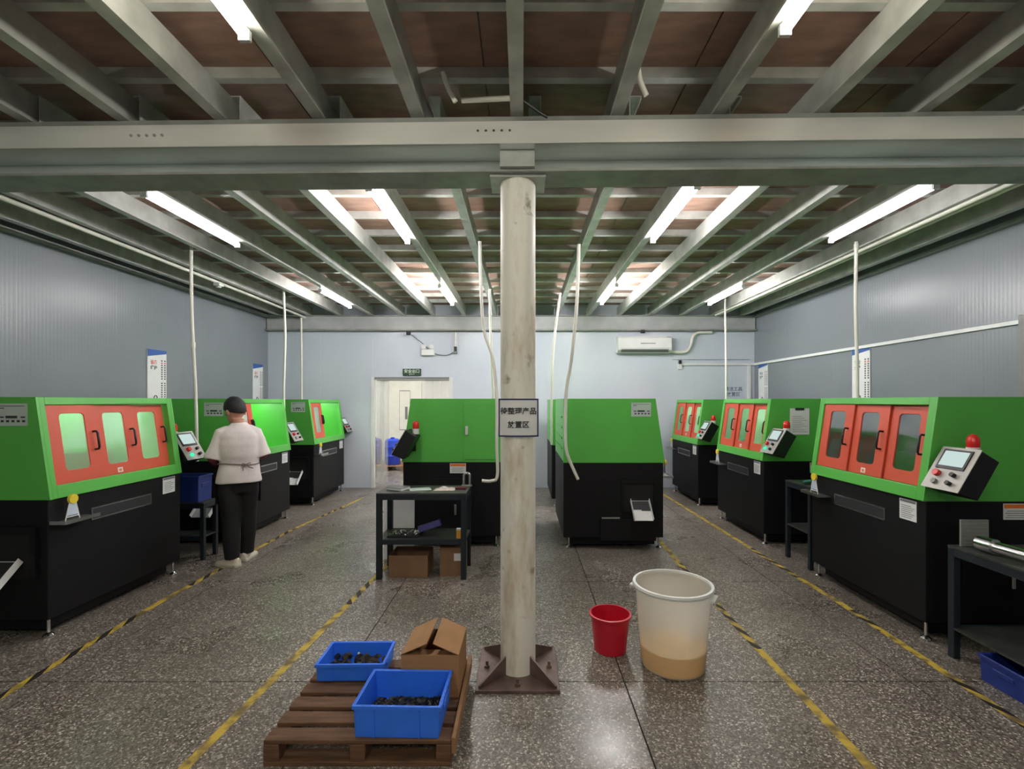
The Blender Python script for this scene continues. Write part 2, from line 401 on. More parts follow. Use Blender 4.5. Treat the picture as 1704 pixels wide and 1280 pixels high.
# main beam
bm_ = thing('main_beam', 'galvanised steel main beam crossing the ceiling above the column', 'beam', (-.026, BY, 0), R(-1.1), kind='structure')
x0, x1 = XL+.1, XR-.05
B().box((x0, -.10, 2.99), (x1, .12, 3.004)).obj('bottom_flange', GALVD, bm_)
B().box((x0, .0, 3.004), (x1, .012, 3.255)).obj('web', GALVB, bm_)
B().box((x0, -.14, 3.255), (x1, .12, 3.268)).obj('top_flange', GALVD, bm_)
B().box((x0, -.20, 3.10), (x1, -.195, 3.225)).obj('channel_face', GALVF, bm_)
B().box((x0, -.1945, 3.10), (x1, -.001, 3.106)).obj('channel_underside', GALVB, bm_)
B().box((x0, -.1945, 3.219), (x1, -.001, 3.225)).obj('channel_top', GALVD, bm_)
B().box((x0, -.17, 3.226), (x1, -.14, 3.268)).obj('packing_strip', GALVD, bm_)
st = B().box((-.10, -.13, 3.006), (.10, -.004, 3.099)); st.obj('stiffener', GALV, bm_)
for i in range(5):
    B().tube([(-2.2+i*.045, -.206, 3.165), (-2.2+i*.045, -.199, 3.165)], .008, 8).obj('bolt', GALVD, bm_)
    B().tube([(-.22+i*.045, -.206, 3.17), (-.22+i*.045, -.199, 3.17)], .007, 8).obj('bolt', CHROME, bm_)
# end beam over the back wall
eb = thing('end_beam', 'galvanised steel end beam along the top of the far wall', 'beam', (0, 0, 0), kind='structure')
B().box((XL+.02, YB-.07, 3.01), (XR-.02, YB-.06, 3.255)).obj('web', GALVE, eb)
B().box((XL+.02, YB-.14, 2.985), (XR-.02, YB-.003, 3.01)).obj('bottom_flange', GALVD, eb)
B().box((XL+.02, YB-.14, 3.255), (XR-.02, YB-.003, 3.268)).obj('top_flange', GALVD, eb)

# column
co = thing('steel_column', 'stained cream round steel column on a square base plate', 'column', (-.026, 2.945, 0), kind='structure')
B().tube([(0, 0, .02), (0, 0, 1), (0, 0, 2), (0, 0, 2.975)], .107, 40).obj('shaft', COLM, co, smooth=True)
B().box((-.24, -.237, 0), (.24, .237, .02)).obj('base_plate', BASEM, co, bevel=.003)
B().box((-.165, -.11, 2.975), (.165, .12, 2.989)).obj('cap_plate', GALV, co)
for a in (45, 135, 225, 315):
    ca, sa = cos(R(a)), sin(R(a))
    fn = lambda u, v, t, ca=ca, sa=sa: (u*ca-t*sa, u*sa+t*ca, v)
    B().prism([(.10, .02), (.31, .02), (.31, .035), (.105, .13)], fn, -.006, .006).obj('gusset', BASEM, co)
for x, y in ((0, -.19), (0, .19), (-.19, 0), (.19, 0)):
    B().tube([(x, y, .02), (x, y, .036)], .018, 6).tube([(x, y, .036), (x, y, .06)], .009, 8).obj('anchor_bolt', BASEM, co)

# doorway
dr = thing('door_1', 'open doorway with slim white frame in the far wall', 'doorway', (0, YB, 0), kind='structure')
for x in (DX0, DX1):
    B().box((x-.03, -.012, 0), (x+.03, .08, DZ)).obj('jamb', WHITEP, dr)
B().box((DX0+.031, -.012, DZ-.04), (DX1-.031, .08, DZ+.0)).obj('header', GREYP, dr)
# room beyond
for nm, a, b in (('wall_side_room_left', (-4.6, YB+.09, 0), (-4.5, 13.4, 2.9)), ('wall_side_room_right', (-.3, YB+.09, 0), (-.2, 13.4, 2.9)), ('wall_side_room_back', (-4.6, 13.4, 0), (-.2, 13.5, 2.9))):
    tag(B().box(a, b).obj(nm, ROOMW), 'white wall of the room beyond the doorway, '+nm.split('_')[-1]+' side', 'wall', kind='structure')
tag(B().box((-4.6, YB+.09, 2.9), (-.2, 13.5, 3.0)).obj('ceiling_side_room', ROOMW), 'white ceiling of the room beyond the doorway', 'ceiling', kind='structure')

# ================================================================== LAMPS
def lamp(x, y, kind, label, length=1.22):
    t = thing('tube_lamp', label, 'tube lamp', (x, y, ZJ-.001), group='ceiling tube lamps')
    B().box((-.012, 0, -.016), (.012, length, 0)).obj('housing', WHITEP, t)
    m = TUBES[kind]
    B().tube([(0, .02, -.038), (0, length-.02, -.038)], .02, 12).obj('tube', m, t)
    for y_ in (0, length-.0195): B().box((-.024, y_, -.062), (.024, y_+.0195, -.0165)).obj('end_cap', WHITEP, t)
    return t
lamp(-2.885, 3.66, 'near_out', 'lit tube lamp behind the beam, nearest the left wall')
lamp(-1.135, 3.55, 'near_in', 'lit tube lamp behind the beam, just left of the column')
lamp(1.285, 3.52, 'near_in', 'lit tube lamp behind the beam, just right of the column')
lamp(3.037, 3.52, 'near_out', 'lit tube lamp behind the beam, nearest the right wall')
lamp(-2.885, 6.85, 'far_out', 'far lit tube lamp above the machine in the far left corner')
lamp(-1.135, 6.6, 'far_in', 'far lit tube lamp above the doorway side of the far wall')
lamp(1.285, 6.55, 'far_in', 'far lit tube lamp left of the air conditioner')
lamp(3.037, 6.6, 'far_out', 'far lit tube lamp above the right row near the air conditioner')
lamp(-1.2, .87, 'front_in', 'lit yellowish tube lamp in front of the beam, left')
lamp(1.12, .84, 'front_in', 'lit yellowish tube lamp in front of the beam, right')
lamp(-2.9, .87, 'front_out', 'tube lamp in front of the beam whose glare shows on its left end')  # side lamps out of frame, read off beam glare and added for light level
lamp(2.97, .84, 'front_out', 'tube lamp in front of the beam whose glare shows on its right end')
lamp(-1.2, -2.2, 'behind', 'tube lamp behind the camera, left of the middle joist')  # lamps behind the camera are added to brighten camera-facing surfaces
lamp(1.12, -2.2, 'behind', 'tube lamp behind the camera, right of the middle joist')
for x in (-3.4, -1.6):
    t = thing('tube_lamp', 'tube lamp on the ceiling of the room beyond the doorway, '+('left' if x < -2 else 'right'), 'tube lamp', (x, 11, 2.9))
    B().box((-.03, -.6, -.03), (.03, .6, 0)).obj('housing', WHITEP, t)
    B().box((-.025, -.58, -.06), (.025, .58, -.031)).obj('tube', ROOML, t)

# ================================================================== MACHINES
LX, FY, TY, BKY, Z0, Z1 = .645, -.565, -.462, .565, .965, 1.68
def FP(u, v, n):      # point on the slanted front: u along, v up the slope (0..1), n inwards
    y = FY+(TY-FY)*v; z = Z0+(Z1-Z0)*v
    l = sqrt((TY-FY)**2+(Z1-Z0)**2)
    return Vector((u, y+n*(Z1-Z0)/l, z-n*(TY-FY)/l))
def rounded(w, h, r, n=4):
    pts = []
    for cx, cy, a0 in ((w/2-r, h/2-r, 0), (-w/2+r, h/2-r, 90), (-w/2+r, -h/2+r, 180), (w/2-r, -h/2+r, 270)):
        for i in range(n+1):
            a = R(a0+90*i/n); pts.append((cx+r*cos(a), cy+r*sin(a)))
    return pts
HL = sqrt((TY-FY)**2+(Z1-Z0)**2)
MM = {}
def mm(name, b, m, smooth=False): MM[name] = b.mesh(name, m, smooth)
mm('base_cabinet', B().box((-LX, -.548, .13), (LX, BKY, .964)), BLACK)
mm('plinth', B().box((-.57, -.47, .035), (.57, .50, .129)), BLACK)
mm('foot', B().lathe([(.032, 0), (.034, .012), (.014, .028), (.010, .03), (.010, .128)], seg=14), CHROME, True)
endpoly = [(FY, Z0), (TY, Z1), (BKY, Z1), (BKY, Z0)]
mm('end_panel', B().prism(endpoly, lambda u, v, t: (t, u, v), 0, .02), GREEN)
mm('top_panel', B().box((-LX+.0205, TY+.062, Z1-.02), (LX-.0205, BKY, Z1)), GREEN)
mm('back_panel', B().box((-LX+.0205, BKY-.02, Z0+.012), (LX-.0205, BKY, Z1-.0205)), GREEN)
mm('chamber_floor', B().box((-LX+.0205, -.50, Z0), (LX-.0205, BKY-.0205, Z0+.011)), GREEN2)
mm('chamber_wall', B().box((-LX+.021, .18, Z0+.012), (LX-.021, .19, Z1-.021)), GREEN2)
OU0, OU1, OV0, OV1 = -.585, .578, .125, .925
fr = B()
def fbox(b, u0, u1, v0, v1, n0, n1):
    vs = [FP(u, v, n) for n in (n0, n1) for (u, v) in ((u0, v0), (u1, v0), (u1, v1), (u0, v1))]
    b.add(vs, [(0, 1, 2, 3), (7, 6, 5, 4), (0, 4, 5, 1), (1, 5, 6, 2), (2, 6, 7, 3), (3, 7, 4, 0)])
fbox(fr, -LX+.0203, OU0, 0, .999, 0, .06); fbox(fr, OU1, LX-.0203, 0, .999, 0, .06)
fbox(fr, OU0, OU1, 0, OV0, 0, .06); fbox(fr, OU0, OU1, OV1, .999, 0, .06)
mm('front_frame', fr, GREEN)
# sliding door: ring + pane + handle, in the slanted plane, centred at u=0
DWd, DV0, DV1 = .40, OV0+.003, OV1-.003
dh = (DV1-DV0)*HL; vc = (DV0+DV1)/2
hole = rounded(.20, .42, .03)
def door_mesh():
    b = B(); W2, H2 = DWd/2, dh/2
    n = len(hole); outer = []
    for i, (x, y) in enumerate(hole):
        outer.append((W2 if x > 0 else -W2, H2 if y > 0 else -H2))
    for nn, flip in ((0, 0), (.014, 1)):
        base = len(b.v)
        b.v += [tuple(FP(x, vc+(y+.015)/HL, nn)) for x, y in hole]+[tuple(FP(x, vc+y/HL, nn)) for x, y in outer]
        for i in range(n):
            j = (i+1) % n
            f = [base+i, base+j, base+n+j, base+n+i]
            if outer[i] == outer[j]: f = [base+i, base+j, base+n+j]
            b.f.append(tuple(f[::-1] if flip else f))
    for i in range(n):
        j = (i+1) % n
        b.f.append((i, j, 2*n+j, 2*n+i))
        if outer[i] != outer[j]: b.f.append((n+i, n+j, 3*n+j, 3*n+i))
    return b
mm('door', door_mesh(), ORANGE)
pn = B().add([FP(x, vc+(y+.015)/HL, .007) for x, y in hole], [tuple(range(len(hole)))])
mm('pane', pn, PANE); mm('pane_dark', B().add(pn.v, pn.f), PANED)
hv = vc+.01
hp = [FP(.155, hv-.07/HL, 0), FP(.155, hv-.07/HL, -.028), FP(.155, hv-.055/HL, -.036), FP(.155, hv+.055/HL, -.036), FP(.155, hv+.07/HL, -.028), FP(.155, hv+.07/HL, 0)]
mm('handle', B().tube(hp, .008, 8), BLACKP, True)
wm = B(); fbox(wm, -.025, .025, DV0+.02, DV0+.075, -.001, 0); mm('warning_sticker', wm, PAPER)
wk = B(); fbox(wk, -.013, .013, DV0+.03, DV0+.06, -.0016, -.0011); mm('sticker_mark', wk, ORNINK)
mm('vent_frame', B().box((-.31, -.554, .742), (.28, -.5485, .752)).box((-.31, -.554, .826), (.28, -.5485, .836)).box((-.31, -.554, .752), (-.30, -.5485, .826)).box((.27, -.554, .752), (.28, -.5485, .826)), STEEL)
mm('vent_mesh', B().box((-.2995, -.5515, .7525), (.2695, -.5485, .8255)), MESHG)
mm('notice', B().box((.42, -.5515, .80), (.57, -.5485, .945)), PAPER)
nb = B().box((.425, -.5525, .925), (.565, -.552, .943))
for i in range(7): nb.box((.435, -.5525, .815+i*.014), (.435+.09+.03*((i*7) % 3)/2, -.552, .819+i*.014))
mm('notice_print', nb, INKL)
mm('tray', B().box((-.63, -.66, .79), (-.36, -.549, .80)).box((-.63, -.664, .79), (-.36, -.658, .815)).box((-.636, -.664, .79), (-.63, -.549, .815)), STEEL)
ss = B().prism([(-.045, .835), (.045, .835), (.022, .93), (-.022, .93)], lambda u, v, t: (-.52+u, t, v), -.607, -.60)
mm('card_stand', ss, PALEB)
mm('stand_wire', B().tube([(-.575, -.604, .80), (-.54, -.604, .94)], .004, 6).tube([(-.465, -.604, .80), (-.50, -.604, .94)], .004, 6).tube([(-.57, -.604, .825), (-.47, -.604, .825)], .004, 6), WHITEP)
mm('disc', B().tube([(-.52, -.615, .95), (-.52, -.596, .95)], .034, 20), YDISC)
# console
cp = [(-.60, 1.08), (-.45, 1.34), (-.34, 1.27), (-.475, 1.03)]
mm('console', B().prism(cp, lambda u, v, t: (t, u, v), .675, .945), BLACKP)
fd = Vector((0, .15, .26)).normalized(); fnm = Vector((0, -.26, .15)).normalized(); fl0 = Vector((.675, -.60, 1.08))
def CF(a, b_, n): return fl0+Vector((a, 0, 0))+fd*b_+fnm*n
def cbx(b, a0, a1, b0, b1, n0, n1):
    vs = [CF(a, q, n) for n in (n0, n1) for (a, q) in ((a0, b0), (a1, b0), (a1, b1), (a0, b1))]
    b.add(vs, [(0, 1, 2, 3), (7, 6, 5, 4), (0, 4, 5, 1), (1, 5, 6, 2), (2, 6, 7, 3), (3, 7, 4, 0)])
x = B(); cbx(x, -.004, .274, -.004, .304, .0005, .005); mm('face_plate', x, mat('console_face', srgb(160, 158, 152), .4, .3, var=.06))
x = B(); cbx(x, .03, .235, .145, .285, .0055, .012); mm('bezel', x, BLACKP)
x = B(); cbx(x, .045, .22, .165, .272, .0125, .0135); mm('screen', x, SCREEN)
mm('stop_button', B().tube([CF(.07, .105, .005), CF(.07, .105, .03)], .022, 14), REDLENS)
mm('knob', B().tube([CF(.19, .105, .005), CF(.19, .105, .03)], .015, 12).tube([CF(.19, .045, .005), CF(.19, .045, .03)], .015, 12), BLACKP)
mm('lit_button', B().tube([CF(.08, .045, .005), CF(.08, .045, .022)], .018, 14), GLED)
mm('plain_button', B().tube([CF(.08, .045, .005), CF(.08, .045, .022)], .018, 14), GREYP)
mm('mount_arm', B().box((LX+.0005, -.50, 1.09), (.6745, -.40, 1.2)), BLACKP)
mm('beacon_base', B().tube([(.80, -.37, 1.292), (.80, -.37, 1.35)], .036, 18), WHITEP, True)
mm('beacon_lens', B().lathe([(.034, 0), (.036, .03), (.033, .06), (.022, .078), (.004, .085)], (.80, -.37, 1.3505), 18), REDLENS, True)
# right end
mm('warning_label', B().box((LX+.0005, -.02, .84), (LX+.003, .16, .95)), PAPER)
x = B().box((LX+.0031, -.015, .918), (LX+.0042, .155, .945))
mm('label_band', x, ORNINK)
x = B()
for i in range(4): x.box((LX+.0031, -.005+.01*(i % 2), .852+i*.015), (LX+.0042, .12+.02*(i % 2), .856+i*.015))
mm('label_print', x, INKL)
mm('side_door', B().box((LX+.0005, .13, Z0+.03), (LX+.006, .53, Z1-.05)), GREEN)
mm('door_latch', B().box((LX+.0065, .155, 1.27), (LX+.02, .185, 1.37)), WHITEP)
mm('lower_door', B().box((LX+.0005, -.30, .2), (LX+.005, .25, .78)), BLACK)
mm('lower_latch', B().box((LX+.0055, .03, .37), (LX+.016, .055, .49)), STEEL)
# left end
mm('maker_plate', B().box((-LX-.003, -.41, 1.48), (-LX-.0005, -.19, 1.635)), LABELG)
x = B().box((-LX-.004, -.39, 1.615), (-LX-.0031, -.21, 1.619)).box((-LX-.004, -.25, 1.6), (-LX-.0031, -.21, 1.605))
x.box((-LX-.004, -.34, 1.532), (-LX-.0031, -.26, 1.55))
for i in range(5): x.box((-LX-.004, -.395+i*.037, 1.505), (-LX-.0031, -.395+i*.037+.02, 1.52))
for i in (0, 4): x.box((-LX-.004, -.395+i*.037, 1.535), (-LX-.0031, -.395+i*.037+.03, 1.545))
mm('plate_print', x, INK)
mm('hatch_frame', B().box((-LX-.02, -.48, .74), (-LX-.0005, -.08, .78)).box((-LX-.02, -.48, .42), (-LX-.0005, -.44, .739)).box((-LX-.02, -.12, .42), (-LX-.0005, -.08, .739)), BLACK)
mm('hatch', B().box((-LX-.004, -.439, .42), (-LX-.0005, -.121, .739)), DARKHOLE)
def chute(b):
    M = Matrix.Translation((-LX-.006, -.28, .54)) @ Euler((0, R(-42), 0)).to_matrix().to_4x4()
    b.box((-.26, -.10, -.004), (0, .10, .004), M).box((-.26, -.104, -.004), (0, -.10, .045), M).box((-.26, .10, -.004), (0, .104, .045), M); return b
mm('chute', chute(B()), WHITEP)
M_ = Matrix.Translation((-LX-.006, -.28, .54)) @ Euler((0, R(-42), 0)).to_matrix().to_4x4()
mm('rubber_flap', B().box((-.12, -.095, .006), (-.01, .095, .012), M_).box((-.135, -.095, .006), (-.12, .0, .012), M_), PARTS)
mm('drawer_pull', B().box((-LX-.02, -.06, .345), (-LX-.0005, .14, .358)), GALVD)
mm('drawer', B().box((-LX-.03, -.46, .10), (-LX-.0005, .16, .34)), BLACK)
mm('louver', B().box((-.5, 0, 0), (.5, .012, .02)), GREEN)
mm('work_light', B().box((-.5, -.10, Z1-.05), (.5, -.06, Z1-.022)), WORKL)
mm('work_light_violet', B().box((.25, -.10, Z1-.05), (.5, -.06, Z1-.022)), GLOWV)
mm('spindle_block', B().box((-.16, -.12, Z0+.012), (.16, .17, Z0+.26)).tube([(.16, .0, 1.16), (.42, .0, 1.16)], .06, 16).tube([(.42, 0, 1.16), (.45, 0, 1.16)], .09, 16), STEEL)

def machine(cx, y0, facing, label, doors, panes, light, led, has_drawer=False):
    """facing 'R' = front towards +X, 'L' = front towards -X."""
    rz = R(90) if facing == 'R' else R(-90)
    t = thing('industrial_machine', label, 'machine', (cx, y0+LX, 0), rz, 'green and black machines')
    P = lambda n, par=t, nm=None, **k: put(nm or n, MM[n], par, **k)
    bc = P('base_cabinet', bevel=.006); P('plinth')
    for sx in (-1, 1):
        for sy in (-.51, .50): P('foot', loc=(sx*.60, sy, 0))
    P('end_panel', loc=(-LX, 0, 0)); P('end_panel', loc=(LX-.02, 0, 0))
    P('top_panel'); bp = P('back_panel'); P('chamber_floor'); P('chamber_wall'); P('front_frame', bevel=.003)
    for i in range(4): put('louver', MM['louver'], bp, loc=(0, BKY+.0003, 1.1+i*.12))
    for i, (u, n) in enumerate(doors):
        l = FP(0, 0, n)-FP(0, 0, 0)
        d = P('door', loc=(u, l.y, l.z), bevel=.002, seg=1)
        put('pane', MM['pane' if panes[i] else 'pane_dark'], d); put('handle', MM['handle'], d)
        if i == 1: s_ = put('warning_sticker', MM['warning_sticker'], d); put('sticker_mark', MM['sticker_mark'], d)
    v = P('vent_frame'); put('vent_mesh', MM['vent_mesh'], v)
    n_ = P('notice'); put('notice_print', MM['notice_print'], n_)
    P('tray'); cs = P('card_stand'); put('stand_wire', MM['stand_wire'], cs); put('disc', MM['disc'], cs)
    c = P('console', bevel=.004)
    for q in ('face_plate', 'bezel', 'screen', 'stop_button', 'knob'): put(q, MM[q], c)
    put('button', MM['lit_button' if led else 'plain_button'], c)
    P('mount_arm'); b_ = P('beacon_base'); put('beacon_lens', MM['beacon_lens'], b_)
    wl = P('warning_label'); put('label_band', MM['label_band'], wl); put('label_print', MM['label_print'], wl)
    sd = P('side_door', bevel=.003); put('door_latch', MM['door_latch'], sd, bevel=.004)
    ld = P('lower_door', bevel=.003); put('lower_latch', MM['lower_latch'], ld, bevel=.004)
    mp = P('maker_plate'); put('plate_print', MM['plate_print'], mp)
    P('hatch_frame'); P('hatch'); cu = P('chute'); put('rubber_flap', MM['rubber_flap'], cu)
    if has_drawer: P('drawer', bevel=.004); P('drawer_pull')
    P('spindle_block')
    if light == 1: P('work_light')
    elif light == 2: put('work_light', MM['work_light_violet'], t)  # added glow standing in for a reflection
    return t
SH = [(-.383, .012), (-.005, .03), (.37, .048)]             # three shut doors
OP = [(-.375, .012), (-.370, .03), (-.365, .048)]           # all slid to one side
RO = [(-.383, .012), (-.01, .012), (.363, .03)]
XLm, XRm = -3.27-.565, 2.745+.565
machine(XLm, 3.33, 'R', 'large green machine nearest on the left, its three orange doors shut', SH, (1, 1, 1), 1, 1)
machine(XLm, 5.51, 'R', 'green machine with open lit chamber behind the worker', OP, (1, 1, 1), 1, 0)
machine(XLm, 7.58, 'R', 'green machine with open chamber in the far left corner', OP, (1, 1, 1), 1, 0)
machine(XRm, 3.29, 'L', 'large green machine nearest on the right with dark door windows', SH, (0, 0, 0), 2, 0)
machine(XRm, 5.5, 'L', 'middle machine of the right row, paper sheet on its end', SH, (0, 0, 1), 1, 1)  # chamber light and pale near pane added to imitate a bright reflection
machine(XRm, 7.55, 'L', 'farthest green machine of the right row, next to the far wall', SH, (0, 1, 1), 1, 1)  # chamber light and pale panes added to imitate reflected brightness
machine(-1.36+.565, 5.42, 'L', 'central green machine seen end-on behind the dark work table', SH, (0, 0, 0), 0, 0)
machine(1.59-.565, 5.36, 'R', 'central green machine right of the column with white chute below', SH, (0, 0, 0), 0, 0, True)
machine(1.59-.565, 7.5, 'R', 'green machine hidden behind the central one right of the column', SH, (0, 0, 0), 0, 0)

# ================================================================== FLOOR TAPES
def tape(pts, label, m, wd=.05, z=.0015):
    b = B(); n = len(pts); L_ = []; 
    for i, p in enumerate(pts):
        a, c = pts[max(0, i-1)], pts[min(n-1, i+1)]
        d = Vector((c[0]-a[0], c[1]-a[1])).normalized(); nrm = Vector((-d.y, d.x))*wd/2
        L_.append(((p[0]+nrm.x, p[1]+nrm.y), (p[0]-nrm.x, p[1]-nrm.y)))
    rings = [[Vector((*l, .0002)), Vector((*r, .0002)), Vector((*r, z)), Vector((*l, z))] for l, r in L_]
    tag(b.loft(rings).obj('floor_tape', m), label, 'floor tape', 'floor marking tapes')
tape([(-1.57, 1.2), (-1.52, 2.17), (-1.44, 3.5), (-1.36, 4.76), (-1.37, 7.2), (-1.42, 8.6)], 'yellow tape line left of the pallet, running towards the work table', tape_mat('tape_a', [(3.9, 4.45), (6.5, 7.2)]))
tape([(1.56, 1.2), (1.566, 2.17), (1.575, 3.6), (1.60, 5.0), (1.66, 6.5), (1.66, 8.6)], 'yellow tape line right of the white bucket with black stripes beyond', tape_mat('tape_b', [(3.2, 3.95), (4.5, 4.9)]))
tape([(-2.90, 1.2), (-2.91, 2.68), (-2.975, 3.98), (-2.96, 6.1), (-2.86, 7.0), (-2.72, 8.2)], 'yellow and black tape along the left row of machines', tape_mat('tape_c', [(2.6, 3.7), (4.3, 4.75), (5.6, 6.2), (6.8, 7.6)]))
tape([(2.54, 1.2), (2.555, 2.45), (2.60, 3.9), (2.57, 5.1), (2.52, 7.7), (2.5, 8.6)], 'yellow and black tape along the right row of machines', tape_mat('tape_d', [(1.2, 2.9), (3.45, 3.8), (4.5, 5.4)]))

# ================================================================== PALLET AND CRATES
pl = thing('wooden_pallet', 'dark wooden pallet carrying crates and a carton beside the column', 'pallet', (-.745, 2.17, 0))
for x in (-.39, 0, .39): B().box((x-.035, 0, .022), (x+.035, .69, .098)).obj('stringer', WOOD, pl, bevel=.003, seg=1)
for i in range(6):
    y = .002+i*.119
    B().box((-.425, y, .0985), (.425+.004*(i % 2), y+.088, .118)).obj('deck_board', WOOD, pl, bevel=.003, seg=1)
for y in (0.0, .30, .60): B().box((-.425, y, 0), (.425, y+.088, .0215)).obj('bottom_board', WOOD, pl, bevel=.002, seg=1)
B().box((.4255, -.005, .06), (.445, .70, .135)).obj('side_board', WOODL, pl, bevel=.003, seg=1)  # paler wood colour paints in the light on the stringer side

def crate(name, label, x, y, z, sx, sy, h, m, rz, cat='crate', group='blue plastic crates'):
    t = thing(name, label, cat, (x, y, z), rz, group)
    th, tp = .008, .97
    def rect(f, zz, o=0): return [Vector((a*(sx/2*f-o), b*(sy/2*f-o), zz)) for a, b in ((-1, -1), (1, -1), (1, 1), (-1, 1))]
    rings = [rect(tp, 0), rect(1, h), rect(1, h, th), rect(tp, th, th)]
    B().loft(rings).obj('shell', m, t, bevel=.002, seg=1)
    rim = B()
    o = .007
    rim.loft([rect(1, h-.016, -o), rect(1, h+.001, -o), rect(1, h+.001, .0), rect(1, h-.016, 0), rect(1, h-.016, -o)], cap=False)
    rim.obj('rim', m, t, bevel=.002, seg=1)
    for k in (-.26, .26):
        for s_ in (-1, 1):
            B().box((k*sx-.003, s_*sy/2*.985-.006, .004), (k*sx+.003, s_*sy/2*.985+.006, h-.02)).obj('rib', m, t)
    for s_ in (-1, 1):
        B().box((s_*sx/2*.985-.006, -.06, h*.55), (s_*sx/2*.985+.007, .06, h*.7)).obj('grip', m, t, bevel=.002, seg=1)
    return t
cz = .1185
CRA = (-.567, 2.328); 
crate('blue_crate', 'blue plastic crate at the front of the pallet, filled with black parts', *CRA, cz, .395, .292, .148, BLUEP, R(-1.5))
CRB = (-.945, 2.75)
crate('blue_crate', 'shallow blue crate at the back left of the pallet with dark parts', *CRB, cz, .365, .245, .095, BLUEP, R(1))
# contents: counted loosely, too small to pick apart
def heap(name, label, c, z, sx, sy, n, r, m, hgt, shape):
    b = B()
    for i in range(n):
        u, v = random.uniform(-1, 1), random.uniform(-1, 1)
        zz = z+r*.9+hgt*random.random()*(1-max(abs(u), abs(v)))
        M = Matrix.Translation((c[0]+u*sx/2, c[1]+v*sy/2, zz)) @ Euler((random.uniform(-1, 1), random.uniform(-1, 1), random.uniform(0, 6))).to_matrix().to_4x4()
        if shape == 'ring':
            b.add([M @ Vector((r*cos(a)*q, r*sin(a)*q, h)) for h in (-r*.5, r*.5) for q in (1,) for a in [2*pi*k/10 for k in range(10)]],
                  [tuple(range(10))[::-1], tuple(range(10, 20))]+[(k, (k+1) % 10, 10+(k+1) % 10, 10+k) for k in range(10)])
        else:
            b.cbox((0, 0, 0), (r*2.4, r*1.2, r*.8), M)
    o = b.obj(name, m, smooth=False); return tag(o, label, 'parts', kind='stuff')
heap('rubber_parts', 'small black parts lying in the front blue crate', CRA, cz+.010, .33, .22, 520, .012, PARTS, .045, 'blk')
heap('turned_parts', 'dark turned metal parts heaped in the shallow blue crate', CRB, cz+.010, .29, .17, 46, .018, BROWNP, .07, 'ring')
tag(B().ell((CRB[0]+.02, CRB[1]-.03, cz+.104), (.010, .010, .008)).obj('steel_ball', CHROME, smooth=True), 'tiny shiny steel piece on the dark parts in the shallow crate', 'metal part')

# carton on pallet
cb = thing('cardboard_box', 'brown carton on the pallet with its flaps raised like a roof', 'box', (-.476, 2.637, cz), R(-1))
w2, d2, h_ = .15, .148, .215
for a, b_ in (((-w2, -d2, 0), (w2, -d2+.004, h_)), ((-w2, d2-.004, 0), (w2, d2, h_)), ((-w2, -d2+.0042, 0), (-w2+.004, d2-.0042, h_)), ((w2-.004, -d2+.0042, 0), (w2, d2-.0042, h_))):
    B().box(a, b_).obj('side', CARD, cb)
B().box((-w2+.0042, -d2+.0042, 0), (w2-.0042, d2-.0042, .004)).obj('bottom', CARD, cb)
for s_ in (-1, 1):
    B().add([(s_*w2, -d2, h_+.001), (s_*w2, d2, h_+.001), (s_*.012, d2, h_+.062), (s_*.016, -d2, h_+.058),
             (s_*w2, -d2, h_+.005), (s_*w2, d2, h_+.005), (s_*.012, d2, h_+.066), (s_*.016, -d2, h_+.062)],
            [(0, 1, 2, 3), (7, 6, 5, 4), (0, 4, 5, 1), (1, 5, 6, 2), (2, 6, 7, 3), (3, 7, 4, 0)]).obj('flap', CARD, cb)
B().add([(-w2+.01, -d2+.006, h_-.004), (w2-.01, -d2+.006, h_-.004), (w2-.02, -d2+.11, h_-.03), (-w2+.02, -d2+.11, h_-.03),
         (-w2+.01, -d2+.006, h_), (w2-.01, -d2+.006, h_), (w2-.02, -d2+.11, h_-.026), (-w2+.02, -d2+.11, h_-.026)],
        [(0, 1, 2, 3), (7, 6, 5, 4), (0, 4, 5, 1), (1, 5, 6, 2), (2, 6, 7, 3), (3, 7, 4, 0)]).obj('inner_flap', CARD, cb)

# ================================================================== BUCKETS
rb = thing('red_bucket', 'small red plastic bucket on the floor beside the white one', 'bucket', (.585, 3.2, 0))
B().lathe([(.104, .004), (.128, .236), (.1255, .236), (.1015, .008)], seg=40).obj('shell', REDP, rb, smooth=True)
B().lathe([(.129, .228), (.138, .229), (.139, .242), (.126, .243), (.126, .2365), (.129, .228)], seg=40, cap=False).obj('rim', REDP, rb, smooth=True)
wb = thing('white_bucket', 'big milky white plastic bucket with a little yellow liquid', 'bucket', (.945, 3.02, 0))
B().lathe([(.190, .004), (.197, .06), (.229, .50), (.226, .50), (.194, .06), (.187, .009)], seg=56).obj('shell', BUCKET, wb, smooth=True)
B().lathe([(.2265, .488), (.243, .489), (.248, .499), (.244, .512), (.228, .513), (.2265, .488)], seg=56, cap=False).obj('rim', WHITEP, wb, smooth=True)
B().lathe([(.1885, .010), (.1955, .062), (.2006, .132)], seg=56).obj('liquid', LIQ, wb, smooth=True)
for a in (-32, 148):
    ca, sa = cos(R(a)), sin(R(a))
    Mh = Matrix.Rotation(R(a), 4, 'Z')
    hb = B().box((.224, -.055, .452), (.262, .055, .468), Mh).box((.256, -.055, .436), (.262, .055, .452), Mh); hb.obj('grip', WHITEP, wb, bevel=.003)

